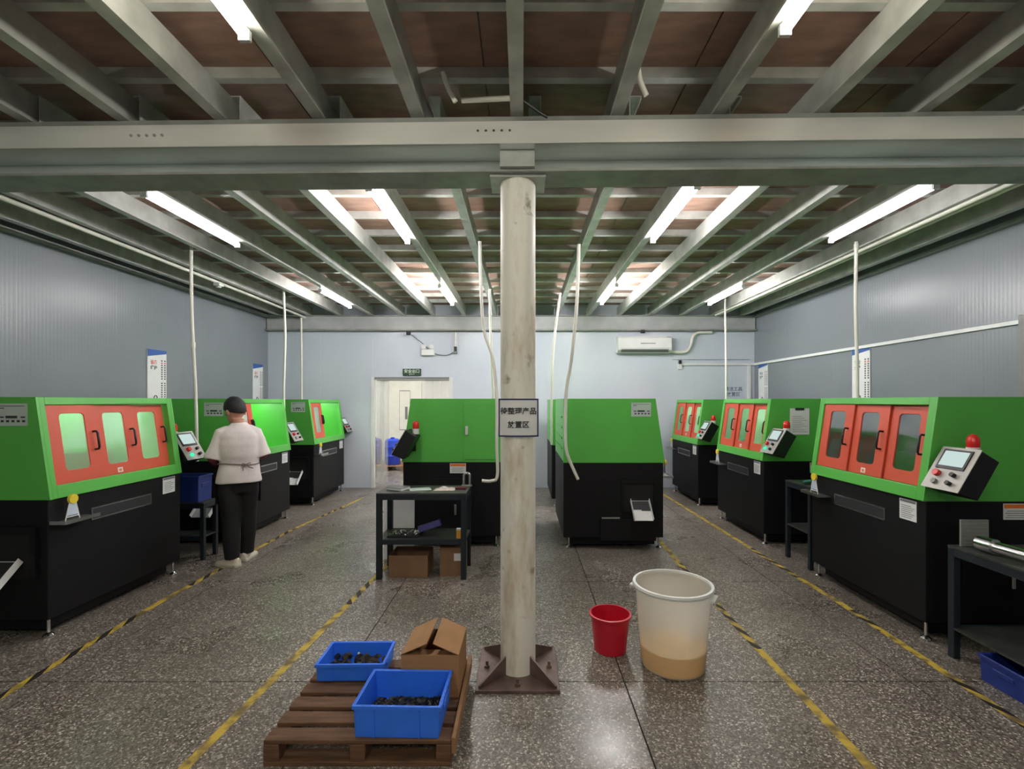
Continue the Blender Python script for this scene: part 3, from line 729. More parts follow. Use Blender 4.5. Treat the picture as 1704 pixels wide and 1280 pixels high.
# ================================================================== WORK TABLES
def table(name, label, x0, x1, y0, y1, h, leg, shelf, top_mat, cat='table', apron=.05):
    t = thing(name, label, cat, ((x0+x1)/2, (y0+y1)/2, 0)); sx, sy = (x1-x0)/2, (y1-y0)/2
    for a in (-1, 1):
        for b_ in (-1, 1):
            B().box((a*sx-(leg if a > 0 else 0), b_*sy-(leg if b_ > 0 else 0), 0), (a*sx+(0 if a > 0 else leg), b_*sy+(0 if b_ > 0 else leg), h-.012)).obj('leg', BENCH, t, bevel=.003, seg=1)
    B().box((-sx, -sy, h-.0115), (sx, sy, h)).obj('top', top_mat, t)
    for b_ in (-1, 1):
        lo = b_*sy-(.03 if b_ > 0 else 0)
        B().box((-sx+leg+.0005, lo, h-.012-apron), (sx-leg-.0005, lo+.03, h-.0125)).obj('rail', BENCH, t)
        if shelf: B().box((-sx+leg+.0005, lo, shelf-.045), (sx-leg-.0005, lo+.03, shelf-.0005)).obj('rail', BENCH, t)
    for a in (-1, 1):
        lo = a*sx-(.03 if a > 0 else 0)
        B().box((lo, -sy+leg+.0005, h-.012-apron), (lo+.03, sy-leg-.0005, h-.0125)).obj('rail', BENCH, t)
    if shelf: B().box((-sx+.002, -sy+.031, shelf-.012), (sx-.002, sy-.031, shelf)).obj('shelf', BENCHT, t)
    return t
TX0, TX1, TY0, TY1, TH = -1.352, -.518, 4.44, 4.86, .80
table('work_table', 'dark steel work table in front of the central machine, papers on top', TX0, TX1, TY0, TY1, TH, .05, .37, BENCHT, 'table')
def slabthing(name, label, cat, c, d, m, rot=(0, 0, 0), bevel=0):
    b = B().cbox((0, 0, d[2]/2), d)
    o = b.obj(name, m, bevel=bevel); o.location = c; o.rotation_euler = rot; return tag(o, label, cat)
nbk = thing('notebook', 'thick worn notebook lying tilted on the left of the work table', 'notebook', (-1.19, 4.62, TH+.001), R(-24))
B().box((-.09, -.065, 0), (.09, .065, .004)).obj('cover', INKL, nbk); B().box((-.086, -.062, .0045), (.088, .062, .024)).obj('pages', PAPER, nbk); B().box((-.09, -.065, .0245), (.09, .065, .028)).obj('cover', INKL, nbk)
slabthing('paper_sheet', 'crumpled grey sheet in the middle of the work table', 'paper', (-.98, 4.62, TH+.001), (.2, .14, .006), LABELG, (0, 0, .3))
slabthing('steel_rule', 'thin steel strip lying on the work table before the sheet', 'ruler', (-1.02, 4.50, TH+.001), (.26, .025, .004), STEEL, (0, 0, -.08))
bag = B()
for i in range(9):
    for j in range(6): pass
rg = [[Vector((x_, y_, TH+.002+.022*max(0, 1-((x_+.745)/.10)**2)*max(0, 1-((y_-4.64)/.085)**2)*(1+.4*sin(61*x_+40*y_)))) for x_ in [-.845+.2*i/14 for i in range(15)]] for y_ in [4.56+.16*j/10 for j in range(11)]]
vs = [p for q in rg for p in q]; n0 = len(vs); vs += [Vector((p.x, p.y, TH+.0012)) for p in vs[:n0]]
fs = []
for j in range(10):
    for i in range(14):
        a = j*15+i; fs.append((a, a+1, a+16, a+15)); fs.append((n0+a+15, n0+a+16, n0+a+1, n0+a))
bd = [j*15 for j in range(11)]+[150+i for i in range(1, 15)]+[150-15*j+14 for j in range(1, 11)]+[i for i in range(13, 0, -1)]
for i in range(len(bd)): a, c_ = bd[i], bd[(i+1) % len(bd)]; fs.append((a, c_, n0+c_, n0+a))
bag.add(vs, fs); PLASTIC = mat('clear_bag', srgb(214, 200, 194), .12, var=.25, scale=30)
tag(bag.obj('plastic_bag', PLASTIC, smooth=True), 'shiny clear plastic bag on the right of the work table', 'plastic bag')
slabthing('red_tool_case', 'small dark red case at the right end of the work table', 'case', (-.595, 4.66, TH+.001), (.10, .07, .018), MAROON, bevel=.003)
uc = thing('u_bolt', 'grey steel U-bolt standing at the right back corner of the work table', 'u-bolt', (-.555, 4.815, TH+.001))
B().tube([(-.03, 0, .012), (-.03, 0, .10)]+[(-.03*cos(a), 0, .10+.03*sin(a)) for a in [pi*i/8 for i in range(1, 8)]]+[(.03, 0, .10), (.03, 0, .012)], .013, 10).obj('bow', STEEL, uc, smooth=True)
B().box((-.05, -.02, 0), (.05, .02, .0118)).obj('base', GALVD, uc)
# lower shelf of table
slabthing('black_tray', 'shallow dark tray on the lower shelf of the work table', 'tray', (-1.12, 4.64, .3712), (.30, .26, .012), PARTS, bevel=.002)
heap('scrap_parts', 'loose grey metal scraps on the tray of the lower shelf', (-1.12, 4.60), .384, .26, .16, 26, .012, STEEL, .01, 'blk')
bf = slabthing('blue_folder', 'blue-violet plastic folder leaning on the lower shelf of the work table', 'folder', (-.88, 4.62, .425), (.21, .13, .06), PURPLE, (R(-12), R(-17), R(8)), .004)
yc = thing('amber_carton', 'small amber carton at the right end of the lower shelf', 'box', (-.585, 4.50, .3712))
B().box((-.028, -.025, 0), (.028, .025, .078)).obj('body', YBOX, yc, bevel=.002); B().box((-.0285, -.0255, .0785), (.0285, .0255, .088)).obj('lid', PAPER, yc)
# boxes below the table
def obox(name, label, x0, x1, y0, y1, h, m, rz=0, lab=False, shut=False):
    t = thing(name, label, 'box', ((x0+x1)/2, (y0+y1)/2, 0), rz, 'cartons under the work table'); sx, sy = (x1-x0)/2, (y1-y0)/2
    for a, b_ in (((-sx, -sy, 0), (sx, -sy+.005, h)), ((-sx, sy-.005, 0), (sx, sy, h)), ((-sx, -sy+.0052, 0), (-sx+.005, sy-.0052, h)), ((sx-.005, -sy+.0052, 0), (sx, sy-.0052, h))):
        B().box(a, b_).obj('side', m, t)
    B().box((-sx+.0052, -sy+.0052, 0), (sx-.0052, sy-.0052, .005)).obj('bottom', m, t)
    if shut: B().box((-sx, -sy, h+.0005), (sx, -.002, h+.005)).obj('flap', m, t); B().box((-sx, .002, h+.0005), (sx, sy, h+.005)).obj('flap', m, t)
    if lab: B().box((.01, -sy-.002, h*.55), (.075, -sy-.0005, h*.82)).obj('paper_label', PAPER, t)
obox('cardboard_box', 'open brown carton under the left half of the work table', -1.25, -.885, 4.50, 4.80, .205, CARDD)
obox('cardboard_box', 'brown carton with a white paper label under the right of the work table', -.785, -.54, 4.535, 4.785, .262, CARDD, R(4), True, True)
wbd = B().box((-.16, 0, 0), (.16, .012, .74)).obj('foam_board', WHITEP); wbd.location = (-1.29, 5.02, .001); wbd.rotation_euler.x = R(-2)
tag(wbd, 'white board standing between the work table and the central machine', 'board')

# gap between first two left machines: stand and crate
table('stand', 'black steel stand beside the worker with a blue crate on it', -3.95, -3.30, 4.98, 5.22, .60, .04, .25, BENCHT, 'stand')
crate('blue_crate', 'dark blue crate on the black stand beside the worker', -3.57, 5.10, .6005, .42, .22, .27, BLUED, 0)
# right row bench with gloves
table('workbench', 'dark workbench standing between the two nearest right machines', 2.80, 3.45, 4.68, 5.12, .815, .04, .36, BENCHT, 'workbench')
gl = B(); 
for k in range(5):
    a = .25*(k-2); gl.tube([(0, 0, .022), (.05*cos(a), .05*sin(a), .026), (.10*cos(a), .10*sin(a), .016)], [.02, .014, .008], 8)
gl.ell((-.03, 0, .024), (.055, .045, .022)); gl.tube([(-.05, 0, .024), (-.12, .01, .024)], [.032, .036], 12)
o = gl.obj('rubber_glove', GLOVE, smooth=True); o.location = (2.93, 4.82, .818); o.rotation_euler.z = 2.4
tag(o, 'crumpled green rubber glove on the right workbench', 'glove')
# near right bench
table('workbench', 'grey-topped workbench at the right edge holding a steel shaft', 2.76, 3.46, 2.38, 3.12, .72, .045, .2, BENCHT, 'workbench')
pt = thing('steel_plate', 'grey steel plate standing upright on the near right workbench', 'plate', (2.90, 3.085, .7205))
B().box((-.09, -.006, 0), (.09, .006, .17)).obj('plate', GREYP, pt, bevel=.002); 
for i in range(6): B().box((-.085, -.008, .02+i*.025), (.085, -.0062, .024+i*.025)).obj('groove', GALVD, pt)
sh = thing('steel_shaft', 'shiny machined steel shaft with a ring end on the near workbench', 'shaft', (2.86, 2.80, .7205), R(4))
B().tube([(0, .20, .05), (0, .19, .05), (0, .10, .05), (0, .099, .05), (0, -.13, .05)], [.036, .046, .046, .034, .034], 24).obj('bar', CHROME, sh, smooth=True)
B().tube([(.0, -.1305, .05), (.0, -.17, .05)], .05, 28).obj('collar', STEEL, sh, smooth=True)
rg_ = []
for k in range(33):
    a = 2*pi*k/32; rg_.append((0+.058*cos(a), -.19, .07+.058*sin(a)))
B().tube(rg_, .011, 8, False).obj('ring', CHROME, sh, smooth=True)
crate('blue_crate', 'dark blue crate on the floor under the near right workbench', 2.90, 2.72, .001, .36, .28, .15, BLUED, 0)

# ================================================================== HANGING PIPES
def curve_pts(pts, n=8):
    P = [Vector(p) for p in pts]; out = []
    for i in range(len(P)-1):
        p0, p1, p2, p3 = P[max(i-1, 0)], P[i], P[i+1], P[min(i+2, len(P)-1)]
        for k in range(n):
            t = k/n
            out.append(.5*((2*p1)+(-p0+p2)*t+(2*p0-5*p1+4*p2-p3)*t*t+(-p0+3*p1-3*p2+p3)*t**3))
    out.append(P[-1]); return out
def pipe(pts, label, r=.017, name='hanging_pipe', cat='pipe', group='white pipes hanging from the ceiling', m=HOSE, collars=()):
    cp_ = curve_pts(pts)
    if not collars: return tag(B().tube(cp_, r, 10).obj(name, m, smooth=True), label, cat, group)
    t = thing(name, label, cat, cp_[-1], 0, group)
    off = Vector(cp_[-1])
    B().tube([p-off for p in cp_], r, 10).obj('tube', m, t, smooth=True)
    for z in collars:
        q = min(cp_, key=lambda p: abs(p.z-z))-off
        B().tube([(q.x, q.y, q.z-.03), (q.x, q.y, q.z+.03)], r*1.28, 12).obj('coupling', m, t, smooth=True)
    return t
pipe([(-3.56, 5.17, ZB), (-3.56, 5.18, 2.6), (-3.565, 5.25, 1.7), (-3.57, 5.28, .99)], 'white pipe hanging between the worker and the nearest left machine', collars=(2.3, 1.02))
pipe([(-3.56, 7.17, ZB), (-3.57, 7.2, 3.2), (-3.60, 7.3, 2.6), (-3.62, 7.3, 1.8), (-3.62, 7.32, 1.0)], 'white pipe hanging before the far left machine', r=.018)
pipe([(-.43, 4.87, ZJ), (-.42, 4.9, 2.8), (-.40, 5.0, 2.4), (-.31, 5.05, 2.1), (-.27, 5.08, 1.7), (-.27, 5.1, 1.2), (-.265, 5.12, .86), (-.33, 5.13, .80), (-.43, 5.14, .80)], 'white hose left of the column curling to a hooked end', r=.017)
pipe([(-.47, 6.95, ZJ), (-.46, 6.98, 2.7), (-.44, 7.0, 2.0), (-.42, 7.0, 1.6), (-.42, 7.0, .1)], 'thin white pipe hanging behind the hooked hose left of the column', r=.018)
pipe([(.585, 4.96, ZJ), (.57, 5.0, 2.7), (.545, 5.1, 2.3), (.52, 5.2, 2.02), (.485, 5.25, 1.8), (.475, 5.27, 1.5), (.48, 5.28, 1.15), (.53, 5.29, .98), (.615, 5.29, .79)], 'white hose right of the column ending aslant on the machine', r=.018)
pipe([(.57, 7.2, ZJ), (.50, 7.2, 2.75), (.45, 7.2, 2.2), (.44, 7.2, 1.6), (.44, 7.2, 1.0)], 'white pipe hanging behind the central machine right of the column', r=.018)
pipe([(3.39, 4.88, ZJ), (3.385, 4.88, 2.6), (3.40, 4.88, 1.9), (3.40, 4.88, .83)], 'white pipe hanging beside the nearest right machine', collars=(3.2,))
pipe([(3.45, 8.17, ZB), (3.44, 8.15, 3.2), (3.41, 8.05, 2.4), (3.40, 8.02, 1.683)], 'white pipe hanging down to the farthest right machine', r=.016)
# conduits on ceiling and walls
pipe([(-4.05, 3.12, 3.235), (-4.05, 4, 3.235), (-4.05, 6.0, 3.235), (-4.1, 8.9, 3.235), (-4.13, 8.98, 3.2), (-4.13, 8.99, 2.9), (-4.13, 9.0, 2.0), (-4.13, 9.0, .3)], 'long grey conduit along the left ceiling running down the far wall', r=.019, name='conduit', group='conduits')
pipe([(3.58, 3.12, 3.245), (3.58, 4, 3.245), (3.58, 5.0, 3.245), (3.58, 8.9, 3.245)], 'white conduit along the right ceiling joist', r=.018, name='conduit', group='conduits')
pipe([(3.66, 3.12, 3.25), (3.66, 4, 3.25), (3.66, 5.0, 3.25), (3.66, 8.9, 3.25)], 'second white conduit nearer the right wall under the ceiling', r=.016, name='conduit', group='conduits')
jb_ = thing('junction_box', 'small white junction box on the left ceiling conduit', 'junction box', (-4.0, 6.35, 3.2)); B().box((-.05, -.05, -.03), (.03, .05, .01)).obj('body', WHITEP, jb_, bevel=.004); B().tube([(-.01, 0, -.031), (-.01, 0, -.05)], .03, 14).obj('cover', WHITEP, jb_)
# stubs above the main beam
for (x, y0, x2, lab) in ((-.36, 2.6, -.40, 'short white pipe stub above the beam left of the column'), (.66, 2.55, .62, 'bent white pipe stub above the beam right of the column')):
    pipe([(x, y0, 3.27), (x2, y0-.02, 3.34), (x2-.02, y0-.05, 3.40)], lab, r=.014, name='pipe_stub')
sr_ = B().tube([(-.33, 2.62, 3.29), (-.05, 2.6, 3.29)], .014, 8); tag(sr_.obj('white_rod', HOSE, smooth=True), 'white rod lying on the beam above the column', 'rod')
tag(B().tube([(-.05, 2.58, 3.30), (.1, 2.66, 3.245), (.14, 2.68, 3.235)], .009, 8).obj('black_cable', BLACKP, smooth=True), 'black cable end hanging over the beam above the column', 'cable')

# ================================================================== BACK WALL FITTINGS
yb = YB
ac = thing('air_conditioner', 'white wall-mounted air conditioner on the far wall', 'air conditioner', (2.29, yb, 2.56))
prof = [(0, 0), (-.12, .0), (-.19, .05), (-.205, .10), (-.20, .27), (-.17, .31), (0, .315)]
B().prism(prof, lambda u, v, t: (t, u-.001, v), -.50, .50).obj('body', WHITEP, ac, bevel=.006)
Mv = None
B().box((-.44, -.200, .022), (.44, -.168, .038)).obj('outlet', DARKHOLE, ac); B().box((-.44, -.209, .055), (.44, -.192, .066)).obj('louver', GREYP, ac)
B().box((-.08, -.2085, .165), (.20, -.2045, .178)).obj('display', INKL, ac)
B().prism([(-.18, .14), (-.11, .15), (-.06, .205), (-.115, .175)], lambda u, v, t: (u, t, v), -.2085, -.2045).obj('emblem', WHITEP, ac)
B().box((.41, -.207, .285), (.49, -.2025, .295)).obj('sticker', INKL, ac)
ap = pipe([(2.80, yb-.06, 2.60), (2.95, yb-.05, 2.58), (3.12, yb-.05, 2.60), (3.20, yb-.05, 2.72), (3.24, yb-.05, 2.88), (3.36, yb-.05, 2.955), (3.6, yb-.05, 2.96)], 'white insulated pipe curving up from the air conditioner', r=.03, name='insulated_pipe', group='conduits')
for i, (x, z, lab) in enumerate(((2.26, 2.96, 'small black camera on the beam above the air conditioner'), (-2.13, 2.925, 'small black camera under the beam above the exit sign'))):
    t = thing('wall_camera', lab, 'camera', (x, yb-.15, z)); B().box((-.04, -.03, -.03), (.04, .03, .03)).obj('body', BLACKP, t, bevel=.01); B().tube([(0, -.0305, 0), (0, -.05, 0)], .018, 14).obj('lens', INK, t, smooth=True)
    B().tube([(0.0, .03, 0), (0, .14, 0)], .012, 8).obj('bracket', BLACKP, t)
el = thing('emergency_light', 'white twin-head emergency light on the wall above the doorway', 'emergency light', (-1.79, yb, 2.52))
B().box((-.125, -.07, 0), (.125, -.001, .115)).obj('body', WHITEP, el, bevel=.008)
for s_ in (-1, 1):
    h1 = B().tube([(s_*.075, -.03, .116), (s_*.075, -.03, .14)], .012, 8).obj('neck', WHITEP, el)
    B().tube([(s_*.075, -.075, .165), (s_*.075, -.01, .165)], [.045, .03], 16).obj('lamp_head', WHITEP, el, smooth=True)
for pts, lab in (([(-2.09, yb-.1, 2.90), (-1.98, yb-.03, 2.82), (-1.87, yb-.02, 2.73), (-1.79, yb-.02, 2.645)], 'dark cable from the camera down to the emergency light'),
                 ([(-1.665, yb-.03, 2.56), (-1.55, yb-.02, 2.53), (-1.42, yb-.02, 2.53), (-1.29, yb-.03, 2.60)], 'thin grey cable sagging from the emergency light to the plug')):
    pipe(pts, lab, r=.007, name='cable', cat='cable', group='thin cables', m=INKL)
pl_ = thing('plug_socket', 'black plug at the end of a drop pipe on the far wall', 'plug', (-1.27, yb-.03, 2.60)); B().box((-.025, -.03, 0), (.025, .025, .09)).obj('plug', BLACKP, pl_, bevel=.005); B().box((-.035, -.035, -.04), (.035, .025, -.001)).obj('socket', GREYP, pl_, bevel=.004); B().tube([(0, 0, .091), (0, 0, .36)], .016, 10).obj('drop_pipe', HOSE, pl_, smooth=True)
ex = thing('exit_sign', 'dark green exit sign above the doorway', 'sign', (-2.10, yb, 2.135))
B().box((-.175, -.022, 0), (.175, -.001, .135)).obj('board', EXITG, ex, bevel=.003)
def wall_text(txt, size, m, parent, x, z, yoff, offset=0.0):
    me = text_mesh(txt, size, m, offset=offset); me.transform(Matrix.Rotation(R(90), 4, 'X'))
    return put('lettering', me, parent, loc=(x, yoff, z))
wall_text('安全出口', .075, EXITT, ex, 0, .085, -.0235, .0012); wall_text('E X I T', .035, EXITT, ex, 0, .028, -.0235, .0008)
wt = thing('wall_lettering', 'small blue-grey Chinese lettering on the far wall near the right corner', 'lettering', (4.03, yb, 1.88))
wall_text('清洁工具', .085, TEALINK, wt, 0, 0, -.002, .001); wall_text('放置区', .085, TEALINK, wt, 0, -.10, -.002, .001)
# trunking: far wall corner and right wall
tr1 = tag(B().box((3.04, yb-.03, 2.335), (XR-.001, yb-.001, 2.375)).obj('cable_trunking', WHITEP, bevel=.003), 'white cable trunking on the far wall under the air conditioner', 'trunking')
tr2 = tag(B().box((XR-.03, 4.19, 2.335), (XR-.001, yb-.031, 2.375)).obj('cable_trunking', WHITEP, bevel=.003), 'long white cable trunking along the right wall', 'trunking')
tr3 = tag(B().box((XR-.14, yb-.03, .05), (XR-.08, yb-.001, 2.334)).obj('cable_trunking', WHITEP, bevel=.003), 'upright white trunking in the far right corner', 'trunking')
so = thing('wall_socket', 'white socket with a black plug at the end of the trunking', 'socket', (3.0, yb, 2.26)); B().box((-.035, -.04, 0), (.035, -.001, .10)).obj('box', WHITEP, so, bevel=.004); B().box((-.022, -.06, .1005), (.022, -.005, .17)).obj('plug', BLACKP, so, bevel=.004)
tag(B().box((2.86, yb-.012, 2.44), (XR-.09, yb-.001, 2.448)).obj('cable', INKL), 'thin grey cable running level above the far wall trunking', 'cable')
gc = thing('grey_cabinet', 'tall grey metal cabinet against the right wall at the frame edge', 'cabinet', (XR, 3.86, 0))
B().box((-.16, -.28, 0), (-.001, .28, 2.39)).obj('body', GREYP, gc, bevel=.004); B().box((-.166, -.25, .06), (-.1605, .25, 2.33)).obj('door', GREYP, gc, bevel=.002)

# posters
def poster(side, y, label, main, c1, c2):
    X = XL if side == 'L' else XR; s_ = 1 if side == 'L' else -1
    t = thing('wall_poster', label, 'poster', (X+s_*.002, y, 1.40), R(90) if side == 'L' else R(-90), 'tall wall posters')
    # local: x along the poster from viewer's left, -y towards room
    B().box((-.165, -.012, 0), (.165, 0, .93)).obj('board', PAPER, t)
    B().prism([(-.165, .93), (.165, .93), (.165, .89) if side == 'L' else (.165, .905), (-.165, .835) if side == 'L' else (-.165, .86)], lambda u, v, q: (u, q, v), -.0135, -.0125).obj('header', BLUEINK, t)
    me = text_mesh(main[0], .058, c1, offset=.0015); me.transform(Matrix.Rotation(R(90), 4, 'X')); put('lettering', me, t, loc=(-.06, -.0135, .76))
    me = text_mesh(main[1], .058, c2, offset=.0015); me.transform(Matrix.Rotation(R(90), 4, 'X')); put('lettering', me, t, loc=(-.06, -.0135, .69))
    k1, k2 = B(), B()
    for col_ in range(2):
        for i in range(24):
            if i in (9, 17): continue
            z = .80-i*.03; x_ = .07+col_*.055
            (k2 if i == 1 else k1).box((x_, -.0135, z-.018), (x_+.022, -.0125, z))
    k1.obj('small_print', INK, t); k2.obj('small_print', REDINK, t)
    g = B().tube([(-.03+.026*cos(a), -.0135, .30+.026*sin(a)) for a in [2*pi*i/16 for i in range(17)]], .006, 6, False); g.tube([(-.05, -.0135, .28), (-.10, -.0135, .23)], .006, 6)
    g.obj('emblem', INK, t)
poster('L', 6.37, 'tall poster with red heading on the left wall above the nearest machine', ('设备', '维护'), REDINK, INK)
poster('L', 8.80, 'tall poster on the left wall close to the far corner', ('设备', '维护'), REDINK, INK)
poster('R', 6.27, 'tall poster on the right wall above the nearest right machine', ('安全', '生产'), INKL, INK)
poster('R', 8.82, 'tall poster on the right wall close to the far corner', ('安全', '生产'), INKL, INK)

# column sign
sg = thing('column_sign', 'white Chinese sign with dark blue border taped round the column', 'sign', (-.022, 2.832, 1.44))
def bend(me, y0=0):
    for v in me.vertices: v.co.y = y0+v.co.y+v.co.x**2/(2*.26)
def grid(x0, x1, z0, z1, y, nx_=16, th=.0015):
    rings = []
    for i in range(nx_+1):
        x_ = x0+(x1-x0)*i/nx_; rings.append([Vector((x_, y-th, z0)), Vector((x_, y, z0)), Vector((x_, y, z1)), Vector((x_, y-th, z1))])
    return B().loft(rings)
SW, SHh = .119, .113
me = grid(-SW, SW, 0, 2*SHh, -.001).mesh('sheet', PAPER); bend(me); put('sheet', me, sg)
for a in ((-SW, SW, 2*SHh-.009, 2*SHh), (-SW, SW, 0, .009), (-SW, -SW+.008, .009, 2*SHh-.009), (SW-.008, SW, .009, 2*SHh-.009)):
    me = grid(*a, -.003, 16, .0008).mesh('border', NAVY); bend(me); put('border', me, sg)
for txt, z in (('待整理产品', .150), ('放置区', .070)):
    me = text_mesh(txt, .043, INK, offset=.0009); me.transform(Matrix.Rotation(R(90), 4, 'X')); bend(me, -.0055); put('lettering', me, sg, loc=(0, 0, z))

# paper on middle right machine
pp = thing('paper_notice', 'white paper sheet clipped to the end of the middle right machine', 'notice', (3.17, 5.5-.0075, 1.27))
B().box((-.11, 0, 0), (.11, .003, .30)).obj('sheet', PAPER, pp); B().box((-.05, -.006, .278), (.05, -.0003, .305)).obj('clip', INK, pp)
pk = B()
for i in range(9): pk.box((-.085, -.001, .03+i*.022), (.085-.03*(i % 3), -.0002, .034+i*.022))
pk.obj('small_print', INKL, pp)

# ================================================================== ROOM BEYOND
def barrel(x, y, label, m):
    t = thing('blue_drum', label, 'drum', (x, y, .125))
    B().lathe([(.17, 0), (.185, .02), (.187, .2), (.193, .21), (.187, .22), (.187, .42), (.193, .43), (.187, .44), (.18, .58), (.12, .62)], seg=28).obj('body', m, t, smooth=True)
    B().lathe([(.05, .6205), (.05, .65), (.03, .655)], seg=14).obj('cap', m, t, smooth=True)
p2 = thing('low_pallet', 'low brown pallet under the drums in the room beyond', 'pallet', (-3.25, 11.8, 0))
for i in range(5): B().box((-.62, -.4+i*.17, .095), (.5, -.27+i*.17, .12)).obj('board', WOODL, p2)
for x in (-.55, 0, .42): B().box((x-.04, -.4, 0), (x+.04, .4, .0945)).obj('stringer', WOODL, p2)
barrel(-3.14, 11.65, 'blue plastic drum standing in the room beyond the doorway', BLUEB)
barrel(-3.62, 11.75, 'violet-blue drum beside the blue one in the room beyond', mat('violet_drum', srgb(56, 52, 140), .4))
cd = thing('cream_door', 'cream door with a long glazed panel in the room beyond', 'door', (-3.25, 13.40, 0))
B().box((-.45, -.05, 0), (.45, -.001, 2.3)).obj('leaf', CREAM, cd); B().box((-.16, -.056, .85), (.14, -.0505, 1.95)).obj('glazing', GREYP, cd); B().box((-.15, -.06, .87), (.13, -.0565, 1.93)).obj('blind', CREAM, cd)
B().box((.0, -.072, 1.15), (.07, -.0605, 1.5)).obj('lock', GREYP, cd)
sc = thing('strip_curtain', 'hanging clear PVC strip curtain pushed aside in the doorway', 'strip curtain', (0, YB+.13, 0))
for x in (-2.75, -2.68, -1.80, -1.66, -1.50):
    B().box((x-.075, .0+.012*((int(x*100)) % 3), .05), (x+.075, .003+.012*((int(x*100)) % 3), DZ-.06)).obj('strip', PVC, sc)
B().box((DX0+.04, -.004, DZ-.06), (DX1-.04, .05, DZ-.045)).obj('rail', GALVD, sc)

# ================================================================== PERSON
def remesh(o, vox, smooth=4):
    m = o.modifiers.new('remesh', 'REMESH'); m.mode = 'VOXEL'; m.voxel_size = vox; m.use_smooth_shade = True
    if smooth:
        s_ = o.modifiers.new('smooth', 'SMOOTH'); s_.iterations = smooth; s_.factor = .5
    return o
def eloft(b, rings, seg=24):
    """rings: (z, cx, cy, rx, ry)"""
    return b.loft([[Vector((cx+rx*cos(2*pi*k/seg), cy+ry*sin(2*pi*k/seg), z)) for k in range(seg)] for z, cx, cy, rx, ry in rings])
pe = thing('person', 'person in white T-shirt and black trousers bending over the machine', 'person', (-2.90, 4.92, 0), R(32))
LS, RS = (-.145, .005, 1.335), (.145, .005, 1.335)
LE, RE = (-.222, -.005, 1.075), (.215, .0, 1.085)
LH, RH = (-.15, .215, .985), (.13, .22, 1.06)
LA, RA = (-.06, -.09, .09), (.075, .08, .09)
LK, RK = (-.072, -.03, .47), (.078, .05, .47)
head_M = Matrix.Translation((-.012, .075, 1.482)) @ Euler((R(-26), 0, R(32))).to_matrix().to_4x4() @ Matrix.Diagonal((1.14, 1.1, 1.08, 1))
body = B()
eloft(body, [(.84, 0, 0, .135, .095), (.95, 0, 0, .155, .10), (1.05, 0, 0, .135, .09), (1.2, 0, -.005, .155, .10), (1.32, 0, -.005, .17, .085), (1.38, 0, .0, .11, .07), (1.41, 0, .015, .06, .058), (1.47, 0, .035, .054, .056)])
for Sx, E, H in ((LS, LE, LH), (RS, RE, RH)):
    body.tube([Sx, [(Sx[i]*.5+E[i]*.5) for i in range(3)], E], [.05, .045, .038], 14)
    body.tube([E, [(E[i]*.6+H[i]*.4) for i in range(3)], H], [.040, .038, .026], 14)
for a, kx, hip in ((LA, LK, -.085), (RA, RK, .085)):
    body.tube([(hip, 0, .90), (hip*.95+kx[0]*.05, (kx[1])*.4, .70), kx, (a[0]*.6+kx[0]*.4, a[1]*.6+kx[1]*.4-.01, .28), (a[0], a[1], .06)], [.085, .078, .052, .05, .034], 16)
# hands: palm, four fingers, thumb
def hand(b, H, E, side):
    d = (Vector(H)-Vector(E)).normalized(); up = Vector((0, 0, 1)); s_ = d.cross(up).normalized(); up = s_.cross(d).normalized()
    P = Vector(H)
    b.tube([P-d*.01, P+d*.03, P+d*.075, P+d*.09], [.026, .030, .032, .024], 12)
    for k, (off, ln) in enumerate(((-.028, .062), (-.009, .072), (.010, .068), (.028, .052))):
        q = P+d*.08+s_*off
        b.tube([q-d*.02, q+d*ln*.4-up*.004, q+d*ln*.75-up*.02, q+d*ln*.9-up*.045], [.010, .0095, .009, .0075], 8)
    q = P+d*.03-s_*.022*side
    b.tube([q, q+d*.03-s_*.028*side-up*.006, q+d*.058-s_*.032*side-up*.022], [.013, .011, .009], 8)
hand(body, LH, LE, -1); hand(body, RH, RE, 1)
# head
body.ell((0, 0, .085), (.076, .093, .105), head_M)
body.ell((0, .028, .02), (.058, .07, .075), head_M)
body.ell((0, .085, -.035), (.026, .024, .022), head_M)
body.loft([[head_M @ Vector(p) for p in q] for q in ([(-.007, .098, .075), (.007, .098, .075), (.007, .08, .075), (-.007, .08, .075)], [(-.016, .118, .028), (.016, .118, .028), (.018, .08, .022), (-.018, .08, .022)])])
for s_ in (-1, 1):
    body.ell((s_*.078, -.008, .055), (.011, .022, .034), head_M)
    body.ell((s_*.03, .088, .083), (.016, .012, .008), head_M)
    body.ell((s_*.012, .096, -.004), (.014, .010, .006), head_M)
bo = body.obj('body', SKIN, pe, smooth=True); remesh(bo, .0065, 3)
# eyes
for s_ in (-1, 1):
    q = head_M @ Vector((s_*.032, .088, .072)); B().ell(q, (.011, .008, .006)).obj('eye', INK, pe, smooth=True)
# hair
hb_ = bmesh.new(); tmp = B().ell((0, -.006, .094), (.087, .104, .119), None, 40, 26).mesh('hair', HAIR, True)
hb_.from_mesh(tmp)
res = bmesh.ops.bisect_plane(hb_, geom=hb_.verts[:]+hb_.edges[:]+hb_.faces[:], plane_co=(0, -.06, .022), plane_no=(0, -.62, .78), clear_inner=True)
bmesh.ops.holes_fill(hb_, edges=[e for e in hb_.edges if e.is_boundary])
for v in hb_.verts: v.co *= 1+.012*sin(70*v.co.x+3)*sin(55*v.co.z)*sin(60*v.co.y)
bmesh.ops.transform(hb_, matrix=head_M, verts=hb_.verts[:]); hb_.to_mesh(tmp); hb_.free()
put('hair', tmp, pe)
